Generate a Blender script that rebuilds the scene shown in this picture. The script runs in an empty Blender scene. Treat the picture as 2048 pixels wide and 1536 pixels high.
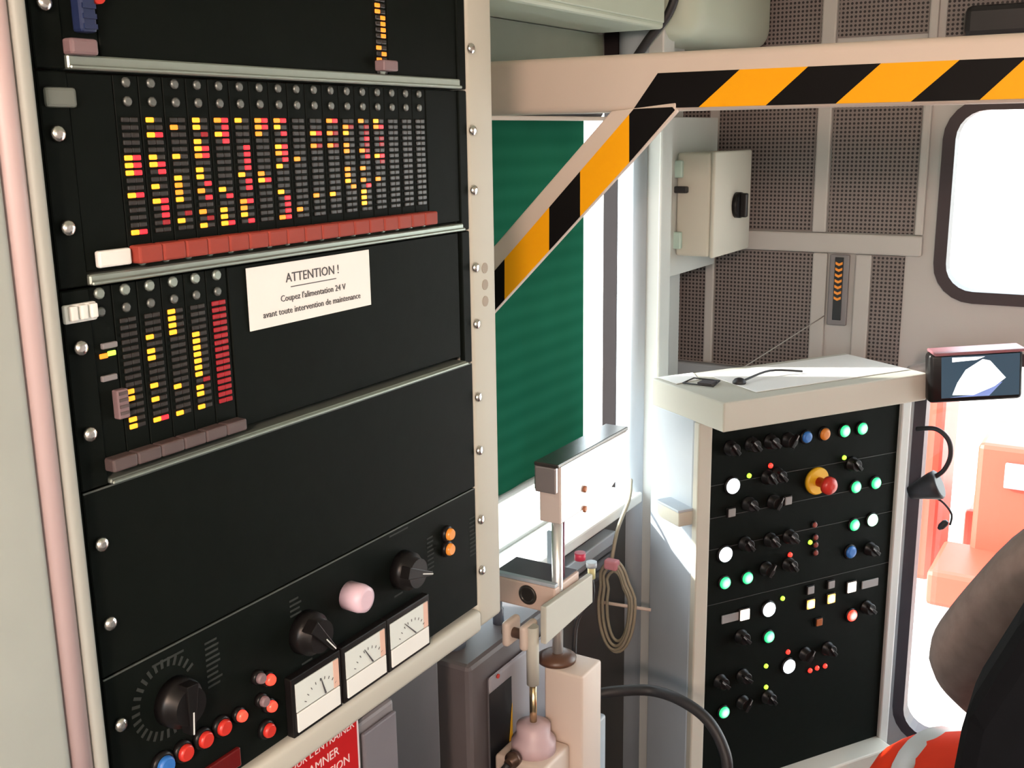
import bpy, bmesh, math, random
from mathutils import Vector as V, Matrix
random.seed(3)
C = bpy.context.scene.collection
# ---------------------------------------------------------------- camera
F, HEAD, PITCH, ROLL = 2150.0, 0.54292188, 0.22838773, -0.0138957
EYE = V((0, 0, 1.6))
_Rz = Matrix.Rotation(HEAD, 3, 'Z')
_f = V((0, math.cos(PITCH), -math.sin(PITCH))); _r0 = V((1, 0, 0)); _u0 = V((0, math.sin(PITCH), math.cos(PITCH)))
CF = _Rz @ _f
CR = _Rz @ (_r0*math.cos(ROLL) + _u0*math.sin(ROLL))
CU = _Rz @ (-_r0*math.sin(ROLL) + _u0*math.cos(ROLL))
cam = bpy.data.objects.new('camera', bpy.data.cameras.new('camera')); C.objects.link(cam)
m = Matrix((CR, CU, -CF)).transposed().to_4x4(); m.translation = EYE
cam.matrix_world = m
cam.data.sensor_width = 36; cam.data.lens = F/2048*36; cam.data.clip_start = 0.02; cam.data.clip_end = 400
bpy.context.scene.camera = cam
# ---------------------------------------------------------------- world, sun, exposure
sc = bpy.context.scene
sc.view_settings.view_transform = 'Standard'; sc.view_settings.look = 'None'
sc.view_settings.exposure = 0.0; sc.view_settings.gamma = 1.0; sc.view_settings.use_curve_mapping = False
sc.cycles.max_bounces = 10; sc.cycles.diffuse_bounces = 6; sc.cycles.transparent_max_bounces = 16
sc.cycles.caustics_reflective = False; sc.cycles.sample_clamp_indirect = 6
SKY, SUN = 9.0, 16.0
w = bpy.data.worlds.new('sky'); sc.world = w; w.use_nodes = True
nt = w.node_tree; nt.nodes.clear()
o = nt.nodes.new('ShaderNodeOutputWorld'); bg = nt.nodes.new('ShaderNodeBackground')
sk = nt.nodes.new('ShaderNodeTexSky'); sk.sky_type = 'NISHITA'; sk.sun_disc = False; sk.sun_elevation = math.radians(35); sk.sun_rotation = math.radians(240)
mx = nt.nodes.new('ShaderNodeMix'); mx.data_type = 'RGBA'; mx.inputs[0].default_value = 0.75
sc_ = nt.nodes.new('ShaderNodeVectorMath'); sc_.operation = 'SCALE'; sc_.inputs[3].default_value = 0.25
nt.links.new(sk.outputs[0], sc_.inputs[0]); nt.links.new(sc_.outputs[0], mx.inputs[6]); mx.inputs[7].default_value = (0.93, 0.97, 1.0, 1)
nt.links.new(mx.outputs[2], bg.inputs[0]); bg.inputs[1].default_value = SKY; nt.links.new(bg.outputs[0], o.inputs[0])
sun = bpy.data.objects.new('sun', bpy.data.lights.new('sun', 'SUN')); C.objects.link(sun)
sun.data.energy = SUN; sun.data.angle = 0.035; sun.data.color = (1, 0.95, 0.88)
sun.rotation_euler = V((-.80, -.40, .40)).to_track_quat('Z', 'Y').to_euler()
for nm, loc, rot, sx, sy in (('portal_rear', (0.2, -1.42, 1.55), (math.pi/2, 0, 0), 1.4, .8),
                             ('portal_right', (1.42, 0.025, 1.55), (0, math.pi/2, 0), .5, .65),
                             ('portal_front_upper', (0.35, 2.66, 1.45), (-math.pi/2, 0, 0), 1.5, .5),
                             ('portal_front_lower', (0.35, 2.66, .62), (-math.pi/2, 0, 0), 1.5, 1.0),
                             ('portal_left', (-1.13, 1.75, 1.1), (0, -math.pi/2, 0), 1.1, 1.0)):
    l = bpy.data.lights.new(nm, 'AREA'); l.shape = 'RECTANGLE'; l.size = sx; l.size_y = sy; l.cycles.is_portal = True
    po = bpy.data.objects.new(nm, l); C.objects.link(po); po.location = loc; po.rotation_euler = rot
# ---------------------------------------------------------------- picture helpers: a picture point seen on a real plane of the cab
def ray(x, y): return CR*((x-1024)/F) - CU*((y-768)/F) + CF
def onX(x, y, X): d = ray(x, y); return EYE + d*((X-EYE.x)/d.x)
def onY(x, y, Y): d = ray(x, y); return EYE + d*((Y-EYE.y)/d.y)
def onZ(x, y, Z): d = ray(x, y); return EYE + d*((Z-EYE.z)/d.z)
def onP(x, y, p, n): d = ray(x, y); return EYE + d*((p-EYE).dot(n)/d.dot(n))
# ---------------------------------------------------------------- materials
MATS = {}
def mat(name, col, rough=.5, metal=0., emit=None, es=1., var=.08, scale=18., bump=0., spec=.5, coat=0.):
    m = bpy.data.materials.new(name); m.use_nodes = True; n = m.node_tree.nodes; L = m.node_tree.links
    b = n['Principled BSDF']; b.inputs['Roughness'].default_value = rough; b.inputs['Metallic'].default_value = metal
    b.inputs['Specular IOR Level'].default_value = spec; b.inputs['Coat Weight'].default_value = coat
    tc = n.new('ShaderNodeTexCoord'); nz = n.new('ShaderNodeTexNoise'); nz.inputs['Scale'].default_value = scale; nz.inputs['Detail'].default_value = 4
    L.new(tc.outputs['Object'], nz.inputs['Vector'])
    mx = n.new('ShaderNodeMix'); mx.data_type = 'RGBA'
    mx.inputs[6].default_value = (*[c*(1-var) for c in col], 1); mx.inputs[7].default_value = (*[min(1, c*(1+var)) for c in col], 1)
    L.new(nz.outputs['Fac'], mx.inputs[0]); L.new(mx.outputs[2], b.inputs['Base Color'])
    if bump:
        bp = n.new('ShaderNodeBump'); bp.inputs['Strength'].default_value = bump; bp.inputs['Distance'].default_value = .002
        L.new(nz.outputs['Fac'], bp.inputs['Height']); L.new(bp.outputs[0], b.inputs['Normal'])
    if emit:
        b.inputs['Emission Color'].default_value = (*emit, 1); b.inputs['Emission Strength'].default_value = es
    MATS[name] = m
    return m
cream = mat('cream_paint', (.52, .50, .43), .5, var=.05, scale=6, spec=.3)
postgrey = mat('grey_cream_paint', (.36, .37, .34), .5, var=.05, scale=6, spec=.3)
pinkcream = mat('warm_cream_paint', (.66, .54, .46), .5, var=.05, scale=5)
greypaint = mat('light_grey_paint', (.52, .54, .52), .4, var=.05, scale=6)
pinkcast = mat('painted_pink_reflection', (.50, .38, .38), .45, var=.05, scale=6)  # pink reflection put into a flat colour
wallpaint = mat('wall_paint', (.50, .48, .46), .5, var=.06, scale=5)
greenish = mat('pale_green_grey_paint', (.50, .56, .46), .5, var=.06, scale=5)
darkgrey = mat('dark_grey_paint', (.065, .06, .065), .5, var=.1)
midgrey = mat('mid_grey_paint', (.22, .205, .215), .5, var=.1)
bluegrey = mat('blue_grey_paint', (.42, .47, .52), .35, var=.05)
black = mat('black_anodised', (.0045, .0062, .0052), .55, var=.2, scale=60, bump=.1, spec=.045)
blackgloss = mat('black_plastic', (.008, .007, .007), .35, var=.1, spec=.22)
rubber = mat('black_rubber', (.015, .013, .014), .55, var=.2)
gasket = mat('window_gasket_rubber', (.035, .020, .024), .5, var=.2)
alu = mat('brushed_aluminium', (.33, .38, .34), .42, .7, var=.08, scale=80)
seamgrey = mat('seam_grey', (.085, .095, .088), .5, .3)
steel = mat('nickel_screw', (.75, .72, .68), .25, 1., var=.05)
chrome = mat('chrome_rod', (.95, .94, .91), .3, .75, var=.02)
brass = mat('brass_rod', (.80, .62, .36), .25, 1., var=.05)
white = mat('white_plastic', (.82, .83, .80), .4, var=.03)
paper = mat('white_paper', (.86, .84, .81), .45, var=.02)
ink = mat('black_ink', (.06, .055, .06), .6)
offtext = mat('grey_print', (.030, .034, .032), .7, spec=.1)
redhandle = mat('brick_red_plastic', (.30, .050, .035), .55, var=.1, spec=.2)
darkhandle = mat('brown_grey_plastic', (.085, .06, .06), .5, var=.15)
pinkhandle = mat('grey_pink_plastic', (.20, .13, .14), .5)
pinkknob = mat('pink_white_plastic', (.72, .52, .60), .4, var=.05)
blueplastic = mat('blue_plastic', (.03, .16, .50), .4)
navy = mat('navy_ribbon', (.012, .022, .075), .5)
redplastic = mat('red_plastic', (.55, .03, .02), .35)
redsign = mat('red_enamel', (.48, .006, .008), .35, var=.05)
signtext = mat('pink_white_lettering', (.80, .62, .60), .5)
yellow = mat('hazard_yellow', (.98, .41, .003), .5, var=.04, scale=4, spec=.15)
stripeblack = mat('hazard_black', (.006, .005, .005), .5, var=.1, spec=.08)
orange = mat('orange_plastic', (.62, .20, .02), .4)
estopy = mat('yellow_plastic', (.80, .45, .02), .4)
amberdim = mat('amber_lens_dim', (.5, .18, .03), .25, emit=(.9, .28, .03), es=.35)
led_amber = mat('amber_lamp_lit', (.9, .4, .03), .3, emit=(1, .31, .015), es=1.35)
led_orange = mat('orange_lamp_lit', (.9, .3, .03), .3, emit=(1, .22, .01), es=1.0)
led_red = mat('red_lamp_lit', (.8, .03, .05), .3, emit=(1, .02, .035), es=.75)
led_reddim = mat('red_lamp_dim', (.25, .01, .015), .3, emit=(.5, .01, .02), es=.22)
led_off = mat('lamp_unlit', (.018, .014, .012), .35)
lamp_green = mat('green_lens_lit', (.1, .8, .4), .25, emit=(.0, .55, .18), es=1.2)
lamp_greenw = mat('pale_green_lens_lit', (.6, .9, .7), .25, emit=(.45, 1, .62), es=2.2)
lamp_white = mat('white_lens_lit', (.9, .95, 1), .25, emit=(.85, .95, 1), es=2.2)
lamp_warm = mat('warm_white_lens_lit', (1, .9, .8), .25, emit=(1, .82, .66), es=1.6)
lamp_amber = mat('amber_lens_lit', (1, .6, .1), .25, emit=(1, .5, .08), es=1.6)
lamp_red = mat('red_lens_lit', (1, .1, .05), .25, emit=(1, .05, .03), es=1.3)
lamp_lime = mat('lime_lamp_lit', (.5, .9, .1), .3, emit=(.5, .9, .06), es=1.2)
greysq = mat('grey_lens_unlit', (.26, .26, .26), .35)
skin = mat('skin', (.62, .38, .28), .5, var=.05)
hair = mat('brown_hair', (.05, .032, .022), .6, var=.3, scale=60)
sleeve = mat('grey_brown_wool_cloth', (.27, .20, .18), .9, var=.3, scale=45, bump=.5)
trouser = mat('orange_work_cloth', (.85, .040, .006), .75, var=.12, scale=12, bump=.2, spec=.2)
reflect = mat('grey_reflective_tape', (.55, .54, .52), .4, var=.05)
seatcloth = mat('black_seat_cloth', (.006, .0065, .008), .85, var=.25, scale=60, bump=.3, spec=.1)
machineorange = mat('machine_orange_paint', (.55, .058, .032), .5, var=.08, scale=3)
machinegrey = mat('machine_grey_paint', (.36, .34, .40), .5, var=.08, scale=3)
ballast = mat('pale_ballast', (.62, .56, .50), .9, var=.35, scale=40, bump=.6)
floorm = mat('grey_floor_rubber', (.09, .09, .09), .7, var=.2, scale=30, bump=.2)
meterface = mat('meter_face_card', (.70, .74, .70), .4, var=.03)
meterwhite = mat('meter_lower_cover', (.84, .84, .80), .35, var=.02)
metersalmon = mat('meter_salmon_edge', (.75, .48, .38), .4)  # salmon band along one end of each dial
label_dark = mat('dark_label_foil', (.014, .016, .020), .35)
displayred = mat('dark_red_display', (.12, .008, .008), .2)
screenm = mat('monitor_screen_dark', (.01, .02, .03), .15, emit=(.05, .09, .13), es=.8)
screenw = mat('monitor_shape_white', (.9, .95, 1), .3, emit=(.95, 1, 1), es=1.6)
screenb = mat('monitor_shape_blue', (.2, .3, .6), .3, emit=(.13, .18, .42), es=1.)
cordm = mat('grey_cord', (.40, .38, .36), .6)
clearcord = mat('olive_cable', (.30, .27, .20), .4)
pinkcord = mat('pink_cord_tie', (.60, .25, .30), .5)
def perforated():
    m = bpy.data.materials.new('perforated_sheet'); m.use_nodes = True; n = m.node_tree.nodes; L = m.node_tree.links
    b = n['Principled BSDF']; b.inputs['Roughness'].default_value = .6
    tc = n.new('ShaderNodeTexCoord'); sp = n.new('ShaderNodeSeparateXYZ'); L.new(tc.outputs['Object'], sp.inputs[0])
    def node(op, a, bb=None):
        q = n.new('ShaderNodeMath'); q.operation = op
        for i, v in enumerate((a, bb)):
            if v is None: continue
            if isinstance(v, (int, float)): q.inputs[i].default_value = v
            else: L.new(v, q.inputs[i])
        return q.outputs[0]
    P = .0094
    def saw(s): return node('SUBTRACT', node('FRACT', node('DIVIDE', s, P)), .5)
    hx, hz = saw(node('ADD', sp.outputs[0], 10.)), saw(node('ADD', sp.outputs[2], 10.))
    r2 = node('ADD', node('MULTIPLY', hx, hx), node('MULTIPLY', hz, hz))
    hole = node('LESS_THAN', r2, .095)
    mx = n.new('ShaderNodeMix'); mx.data_type = 'RGBA'; L.new(hole, mx.inputs[0])
    mx.inputs[6].default_value = (.21, .175, .165, 1); mx.inputs[7].default_value = (.018, .013, .013, 1)
    L.new(mx.outputs[2], b.inputs['Base Color'])
    bp = n.new('ShaderNodeBump'); bp.inputs['Strength'].default_value = .5; bp.inputs['Distance'].default_value = .002; bp.invert = True
    L.new(hole, bp.inputs['Height']); L.new(bp.outputs[0], b.inputs['Normal'])
    return m
perf = perforated()
def hot(m, rad, core, k):
    n = m.node_tree.nodes; L = m.node_tree.links; b = n['Principled BSDF']; tc = n.new('ShaderNodeTexCoord'); ln = n.new('ShaderNodeVectorMath'); ln.operation = 'LENGTH'
    mr = n.new('ShaderNodeMapRange'); mr.inputs[1].default_value = rad*.35; mr.inputs[2].default_value = rad*.95; mr.inputs[3].default_value = 1; mr.inputs[4].default_value = 0
    L.new(tc.outputs['Object'], ln.inputs[0]); L.new(ln.outputs['Value'], mr.inputs[0])
    mx = n.new('ShaderNodeMix'); mx.data_type = 'RGBA'; mx.inputs[6].default_value = b.inputs['Emission Color'].default_value[:]; mx.inputs[7].default_value = (*[c*k for c in core], 1)
    L.new(mr.outputs[0], mx.inputs[0]); L.new(mx.outputs[2], b.inputs['Emission Color'])
for m_, c_ in ((lamp_green, (.75, 1, .85)), (lamp_greenw, (1, 1, 1)), (lamp_red, (1, .75, .7)), (lamp_amber, (1, .9, .7)), (lamp_warm, (1, .97, .93))): hot(m_, .0125, c_, 1.4)
lamp_redsmall = mat('small_red_lamp_lit', (1, .1, .05), .25, emit=(1, .03, .025), es=1.3)
def glassmat():
    m = bpy.data.materials.new('window_glass'); m.use_nodes = True; n = m.node_tree.nodes; L = m.node_tree.links; n.clear()
    o = n.new('ShaderNodeOutputMaterial'); t = n.new('ShaderNodeBsdfTransparent'); g = n.new('ShaderNodeBsdfGlossy'); g.inputs['Roughness'].default_value = .02
    t.inputs[0].default_value = (.93, .95, .94, 1)
    lw = n.new('ShaderNodeLayerWeight'); lw.inputs[0].default_value = .5; pw = n.new('ShaderNodeMath'); pw.operation = 'POWER'; pw.inputs[1].default_value = 5
    f = n.new('ShaderNodeMath'); f.operation = 'MULTIPLY_ADD'; f.inputs[1].default_value = .6; f.inputs[2].default_value = .03; x = n.new('ShaderNodeMixShader')
    L.new(lw.outputs['Facing'], pw.inputs[0]); L.new(pw.outputs[0], f.inputs[0]); L.new(f.outputs[0], x.inputs[0]); L.new(t.outputs[0], x.inputs[1]); L.new(g.outputs[0], x.inputs[2]); L.new(x.outputs[0], o.inputs[0])
    return m
glass = glassmat()
def blindmat():
    m = bpy.data.materials.new('green_blind_cloth'); m.use_nodes = True; n = m.node_tree.nodes; L = m.node_tree.links; n.clear()
    o = n.new('ShaderNodeOutputMaterial'); d = n.new('ShaderNodeBsdfDiffuse'); t = n.new('ShaderNodeBsdfTranslucent'); x = n.new('ShaderNodeMixShader')
    tc = n.new('ShaderNodeTexCoord'); wv = n.new('ShaderNodeTexWave'); wv.bands_direction = 'Z'; wv.inputs['Scale'].default_value = 9; wv.inputs['Distortion'].default_value = .6
    mp = n.new('ShaderNodeMix'); mp.data_type = 'RGBA'; mp.inputs[6].default_value = (.020, .165, .095, 1); mp.inputs[7].default_value = (.026, .19, .112, 1)
    L.new(tc.outputs['Object'], wv.inputs['Vector']); L.new(wv.outputs['Fac'], mp.inputs[0])
    L.new(mp.outputs[2], d.inputs[0]); t.inputs[0].default_value = (.012, .05, .032, 1); x.inputs[0].default_value = .3
    L.new(d.outputs[0], x.inputs[1]); L.new(t.outputs[0], x.inputs[2]); L.new(x.outputs[0], o.inputs[0])
    return m
blindcloth = blindmat()
# ---------------------------------------------------------------- mesh helpers
ID = Matrix.Identity(4)
def frame(o, ex, ey, ez):
    m = Matrix((ex, ey, ez)).transposed().to_4x4(); m.translation = o
    return m
class MB:
    def __init__(s, M=None): s.bm = bmesh.new(); s.M = M or ID
    def _add(s, fn, M=None, smooth=False, bevel=0, seg=2):
        t = bmesh.new(); fn(t)
        if bevel: bmesh.ops.bevel(t, geom=list(t.edges), offset=bevel, segments=seg, profile=.5, affect='EDGES')
        if smooth:
            for f in t.faces: f.smooth = True
        t.transform(s.M @ (M or ID))
        me = bpy.data.meshes.new('tmp'); t.to_mesh(me); t.free(); s.bm.from_mesh(me); bpy.data.meshes.remove(me)
        return s
    def box(s, lo, hi, bevel=0, seg=2, M=None):
        lo, hi = V(lo), V(hi)
        def fn(t):
            bmesh.ops.create_cube(t, size=1)
            for v in t.verts: v.co = V(((lo[i]+hi[i])/2 + v.co[i]*(hi[i]-lo[i]) for i in range(3)))
        return s._add(fn, M, bevel > 0 and seg > 2, bevel, seg)
    def cyl(s, a, b, r0, r1=None, n=20, M=None, smooth=True, bevel=0):
        a, b = V(a), V(b); r1 = r0 if r1 is None else r1; d = b-a
        R = d.to_track_quat('Z', 'Y').to_matrix().to_4x4(); R.translation = (a+b)/2
        def fn(t):
            bmesh.ops.create_cone(t, cap_ends=True, segments=n, radius1=r0, radius2=r1, depth=d.length)
            if bevel:
                ed = [e for e in t.edges if len(e.link_faces) == 2 and any(len(f.verts) > 4 for f in e.link_faces)]
                bmesh.ops.bevel(t, geom=ed, offset=bevel, segments=2, profile=.5, affect='EDGES')
            if smooth:
                for f in t.faces: f.smooth = len(f.verts) <= 4
        return s._add(fn, (M or ID) @ R)
    def lathe(s, prof, a, axis, n=24):
        """prof: list of (radius, height) along axis from a"""
        R = V(axis).to_track_quat('Z', 'Y').to_matrix().to_4x4(); R.translation = V(a)
        def fn(t):
            rings = [[t.verts.new((r*math.cos(2*math.pi*k/n), r*math.sin(2*math.pi*k/n), h)) for k in range(n)] for r, h in prof]
            for A, B in zip(rings, rings[1:]):
                for k in range(n): t.faces.new((A[k], A[(k+1) % n], B[(k+1) % n], B[k])).smooth = True
            t.faces.new(rings[-1]); t.faces.new(rings[0][::-1])
        return s._add(fn, R)
    def prism(s, pts, off, bevel=0, M=None):
        """extrude polygon pts (3d) by vector off"""
        off = V(off)
        def fn(t):
            a = [t.verts.new(V(p)) for p in pts]; b = [t.verts.new(V(p)+off) for p in pts]; n = len(pts)
            t.faces.new(a[::-1]); t.faces.new(b)
            for k in range(n): t.faces.new((a[k], a[(k+1) % n], b[(k+1) % n], b[k]))
            bmesh.ops.recalc_face_normals(t, faces=t.faces)
        return s._add(fn, M, False, bevel)
    def tube(s, pts, r, n=10, smooth=True, sub=6):
        pts = [V(p) for p in pts]
        if sub > 1 and len(pts) > 2:
            P = [pts[0]] + pts + [pts[-1]]; q = []
            for i in range(1, len(P)-2):
                for k in range(sub):
                    u = k/sub; a, b, c, d = P[i-1:i+3]
                    q.append(.5*((2*b)+(c-a)*u+(2*a-5*b+4*c-d)*u*u+(3*b-a-3*c+d)*u**3))
            q.append(pts[-1]); pts = q
        def fn(t):
            rings = []; up = V((.13, .21, .97))
            for i, p in enumerate(pts):
                d = (pts[min(i+1, len(pts)-1)] - pts[max(i-1, 0)]).normalized()
                x = d.cross(up); x = x.normalized() if x.length > 1e-4 else V((1, 0, 0)); y = d.cross(x)
                up = -y if (-y).dot(up) > 0 else y; x = d.cross(up).normalized(); y = up
                rings.append([t.verts.new(p + x*r*math.cos(2*math.pi*k/n) + y*r*math.sin(2*math.pi*k/n)) for k in range(n)])
            for A, B in zip(rings, rings[1:]):
                for k in range(n): t.faces.new((A[k], A[(k+1) % n], B[(k+1) % n], B[k])).smooth = True
            t.faces.new(rings[0]); t.faces.new(rings[-1])
            bmesh.ops.recalc_face_normals(t, faces=t.faces)
        return s._add(fn)
    def build(s, name, mt, parent=None, label=None, kind=None):
        org = V((0, 0, 0))
        bb = [v.co for v in s.bm.verts]
        ctr = V(((min(c[i] for c in bb)+max(c[i] for c in bb))/2 for i in range(3)))
        s.bm.transform(Matrix.Translation(-ctr))
        me = bpy.data.meshes.new(name); s.bm.to_mesh(me); s.bm.free(); me.materials.append(mt)
        o = bpy.data.objects.new(name, me); C.objects.link(o)
        place(o, ctr, parent)
        if label: o['label'] = label
        if kind: o['kind'] = kind
        return o
WORLD = {}
def place(o, loc, parent=None, rot=None):
    loc = V(loc); WORLD[o.name] = loc
    if parent: o.parent = parent; o.location = loc - WORLD[parent.name]
    else: o.location = loc
def shared(name, mesh, M, parent):
    """a piece that shares its mesh; M = world matrix, parents are never rotated"""
    o = bpy.data.objects.new(name, mesh); C.objects.link(o)
    L = M.copy(); WORLD[o.name] = M.translation.copy(); L.translation = M.translation - WORLD[parent.name]
    o.parent = parent; o.matrix_local = L
    return o
def proto(mb, mt, name='shape'):
    me = bpy.data.meshes.new(name); mb.bm.to_mesh(me); mb.bm.free(); me.materials.append(mt); return me
def thing(name, label, cat, loc, group=None):
    o = bpy.data.objects.new(name, None); C.objects.link(o); o.empty_display_size = .05; place(o, loc)
    o['label'] = label; o['category'] = cat
    if group: o['group'] = group
    return o
def tag(o, label, cat, group=None):
    o['label'] = label; o['category'] = cat
    if group: o['group'] = group
    return o
def struct(o): o['kind'] = 'structure'; return o
def text(name, s, M, size, mt, parent, align='CENTER', ext=.0002):
    cu = bpy.data.curves.new(name, 'FONT'); cu.body = s; cu.size = size; cu.align_x = align; cu.align_y = 'CENTER'; cu.extrude = ext; cu.resolution_u = 2
    cu.materials.append(mt); o = bpy.data.objects.new(name, cu); C.objects.link(o)
    me = bpy.data.meshes.new_from_object(o.evaluated_get(bpy.context.evaluated_depsgraph_get())); bpy.data.objects.remove(o); bpy.data.curves.remove(cu)
    if not me.materials: me.materials.append(mt)
    return shared(name, me, M, parent)
def rrect(x0, x1, y0, y1, r, n=6):
    pts = []
    for cx, cy, a0 in ((x1-r, y1-r, 0), (x0+r, y1-r, 90), (x0+r, y0+r, 180), (x1-r, y0+r, 270)):
        for k in range(n+1):
            a = math.radians(a0+90*k/n); pts.append((cx+r*math.cos(a), cy+r*math.sin(a)))
    return pts
def ring_mesh(mb, outer, inner, f, off):
    """closed ring between two loops with the same count; f maps 2d to 3d; off = thickness vector"""
    off = V(off)
    def fn(t):
        n = len(outer)
        A = [t.verts.new(f(*p)) for p in outer]; B = [t.verts.new(f(*p)) for p in inner]
        A2 = [t.verts.new(f(*p)+off) for p in outer]; B2 = [t.verts.new(f(*p)+off) for p in inner]
        for k in range(n):
            j = (k+1) % n
            for q in ((A[k], A[j], B[j], B[k]), (A2[k], B2[k], B2[j], A2[j]), (A[k], A2[k], A2[j], A[j]), (B[k], B[j], B2[j], B2[k])): t.faces.new(q)
        bmesh.ops.recalc_face_normals(t, faces=t.faces)
    return mb._add(fn)
# ================================================================ THE CAB SHELL
XL, XR, YF, YR, ZC = -1.10, 1.40, 2.55, -1.40, 2.12
struct(MB().box((XL-.1, YR-.1, -.06), (XR+.1, YF+.1, 0)).build('floor', floorm))
ceil_ = struct(MB().box((XL-.1, YR-.1, ZC), (XR+.1, YF+.1, ZC+.06)).build('ceiling', greenish))
MB().lathe([(.11, 0), (.12, -.012), (.09, -.05), (.085, -.05), (.1, -.014), (.0, -.012)][:2]+[(.10, -.02), (.098, -.05)], (.42, -1.0, ZC-.001), (0, 0, 1), 24).build('added_lamp_housing', white, ceil_)  # small body for the added, unseen warm lamp
def wall_with_holes(name, mt, f, off, u0, u1, v0, v1, holes):
    """wall in a plane with rounded-rectangle holes, cut as grid of pieces around every hole (one mesh)"""
    mb = MB()
    us = sorted({u0, u1} | {h[0] for h in holes} | {h[1] for h in holes}); vs = sorted({v0, v1} | {h[2] for h in holes} | {h[3] for h in holes})
    for ua, ub in zip(us, us[1:]):
        for va, vb in zip(vs, vs[1:]):
            um, vm = (ua+ub)/2, (va+vb)/2
            if any(h[0] < um < h[1] and h[2] < vm < h[3] for h in holes): continue
            mb.prism([f(ua, va), f(ub, va), f(ub, vb), f(ua, vb)], off)
    for h in holes:                                          # rounded corner fillets
        r = h[4]
        if r <= 0: continue
        for cx, cy, sx, sy in ((h[0], h[2], 1, 1), (h[1], h[2], -1, 1), (h[1], h[3], -1, -1), (h[0], h[3], 1, -1)):
            pts = [(cx, cy)] + [(cx+sx*(r-r*math.sin(math.radians(a))), cy+sy*(r-r*math.cos(math.radians(a)))) for a in range(0, 91, 15)]
            mb.prism([f(*p) for p in pts], off)
    bmesh.ops.remove_doubles(mb.bm, verts=mb.bm.verts, dist=1e-5)
    return struct(mb.build(name, mt))
def window(n, f, off, h, inward, gm=gasket, gw=.022):
    """rubber gasket ring with a glass pane in it"""
    x0, x1, y0, y1, r = h
    mb = MB(); inn = rrect(x0+gw*.7, x1-gw*.7, y0+gw*.7, y1-gw*.7, max(r-gw*.7, .012)); out = rrect(x0-gw*.5, x1+gw*.5, y0-gw*.5, y1+gw*.5, r+gw*.5)
    ring_mesh(mb, out, inn, lambda a, b: f(a, b)+V(inward)*.012, V(off).normalized()*.05)
    g = struct(mb.build('window_%d' % n, gm))
    MB().prism([f(*p)+V(off)*.5 for p in rrect(x0+.004, x1-.004, y0+.004, y1-.004, max(r-.004, .01))], V(off).normalized()*.005).build('pane', glass, g)
    return g
lamp_ = bpy.data.lights.new('added_warm_lamp', 'POINT'); lamp_.energy = 115; lamp_.color = (1, .70, .56); lamp_.shadow_soft_size = .09  # unseen lamp added to warm and brighten faces turned to the camera
lo_ = bpy.data.objects.new('added_warm_lamp', lamp_); C.objects.link(lo_); lo_.location = (.42, -1.0, 1.93)
# front wall (the one seen behind the console) at Y = YF
fF = lambda x, z: V((x, YF, z)); oF = V((0, .06, 0))
H_up = (-.418, 1.18, 1.232, 1.652, .075); H_lo = (-.436, 1.18, .135, 1.105, .075)
wf = wall_with_holes('wall_front', wallpaint, fF, oF, XL-.1, XR+.1, 0, ZC, (H_up, H_lo))
window(2, fF, oF, H_up, (0, -1, 0)); window(3, fF, oF, H_lo, (0, -1, 0))
for (x0, x1, z0, z1) in ((-1.098, -.966, 1.030, 1.318), (-.940, -.700, 1.030, 1.318), (-.562, -.492, 1.030, 1.318),
                         (-1.098, -.966, 1.368, 2.10), (-.940, -.705, 1.368, 2.10), (-.668, -.475, 1.368, 1.77), (-.668, -.475, 1.80, 2.10), (-.44, -.05, 1.78, 2.10), (-.02, .40, 1.78, 2.10)):
    MB().box((x0, YF-.006, z0), (x1, YF-.0005, z1)).build('perforated_panel', perf, wf)
for lo, hi in (((-1.098, YF-.018, 1.32), (-.455, YF-.0005, 1.366)), ((-.703, YF-.018, 1.367), (-.670, YF-.0005, 2.1)), ((-.965, YF-.014, 1.030), (-.941, YF-.0005, 1.319)),
               ((-.699, YF-.014, 1.030), (-.664, YF-.0005, 1.319)), ((-.600, YF-.014, 1.030), (-.563, YF-.0005, 1.319)), ((-.474, YF-.016, 1.367), (-.455, YF-.0005, 2.1))):
    MB().box(lo, hi, .004).build('wall_rail', wallpaint, wf)
MB().box((-1.098, YF-.03, .985), (-.47, YF-.0005, 1.028), .006).build('lower_wall_rail', bluegrey, wf)
# left wall with its window at X = -1.0
XW = -1.0
fL = lambda y, z: V((XW, y, z)); oL = V((-.06, 0, 0))
H_l = (1.30, 2.18, .848, 1.70, .01)
wall_with_holes('wall_left', greypaint, fL, oL, YR-.1, 2.36, 0, ZC, (H_l,))
struct(MB().box((XL-.03, 2.3605, 0), (XL, YF, ZC)).box((-1.13, 2.335, 0), (-1.0605, 2.36, ZC)).build('wall_left', greypaint))
window(1, fL, oL, H_l, (1, 0, 0), gm=greypaint, gw=.008)
# rear and right walls (behind the photographer) with their windows
fB = lambda x, z: V((x, YR, z)); H_b = (-.4, .8, 1.2, 1.9, .06)
wall_with_holes('wall_rear', wallpaint, fB, (0, -.06, 0), XL-.1, XR+.1, 0, ZC, (H_b,)); window(4, fB, (0, -.06, 0), H_b, (0, 1, 0))
fR = lambda y, z: V((XR, y, z)); H_r = (-.3, .35, 1.3, 1.80, .06)
wall_with_holes('wall_right', wallpaint, fR, (.06, 0, 0), YR-.1, YF+.1, 0, ZC, (H_r,)); window(5, fR, (.06, 0, 0), H_r, (-1, 0, 0))
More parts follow.
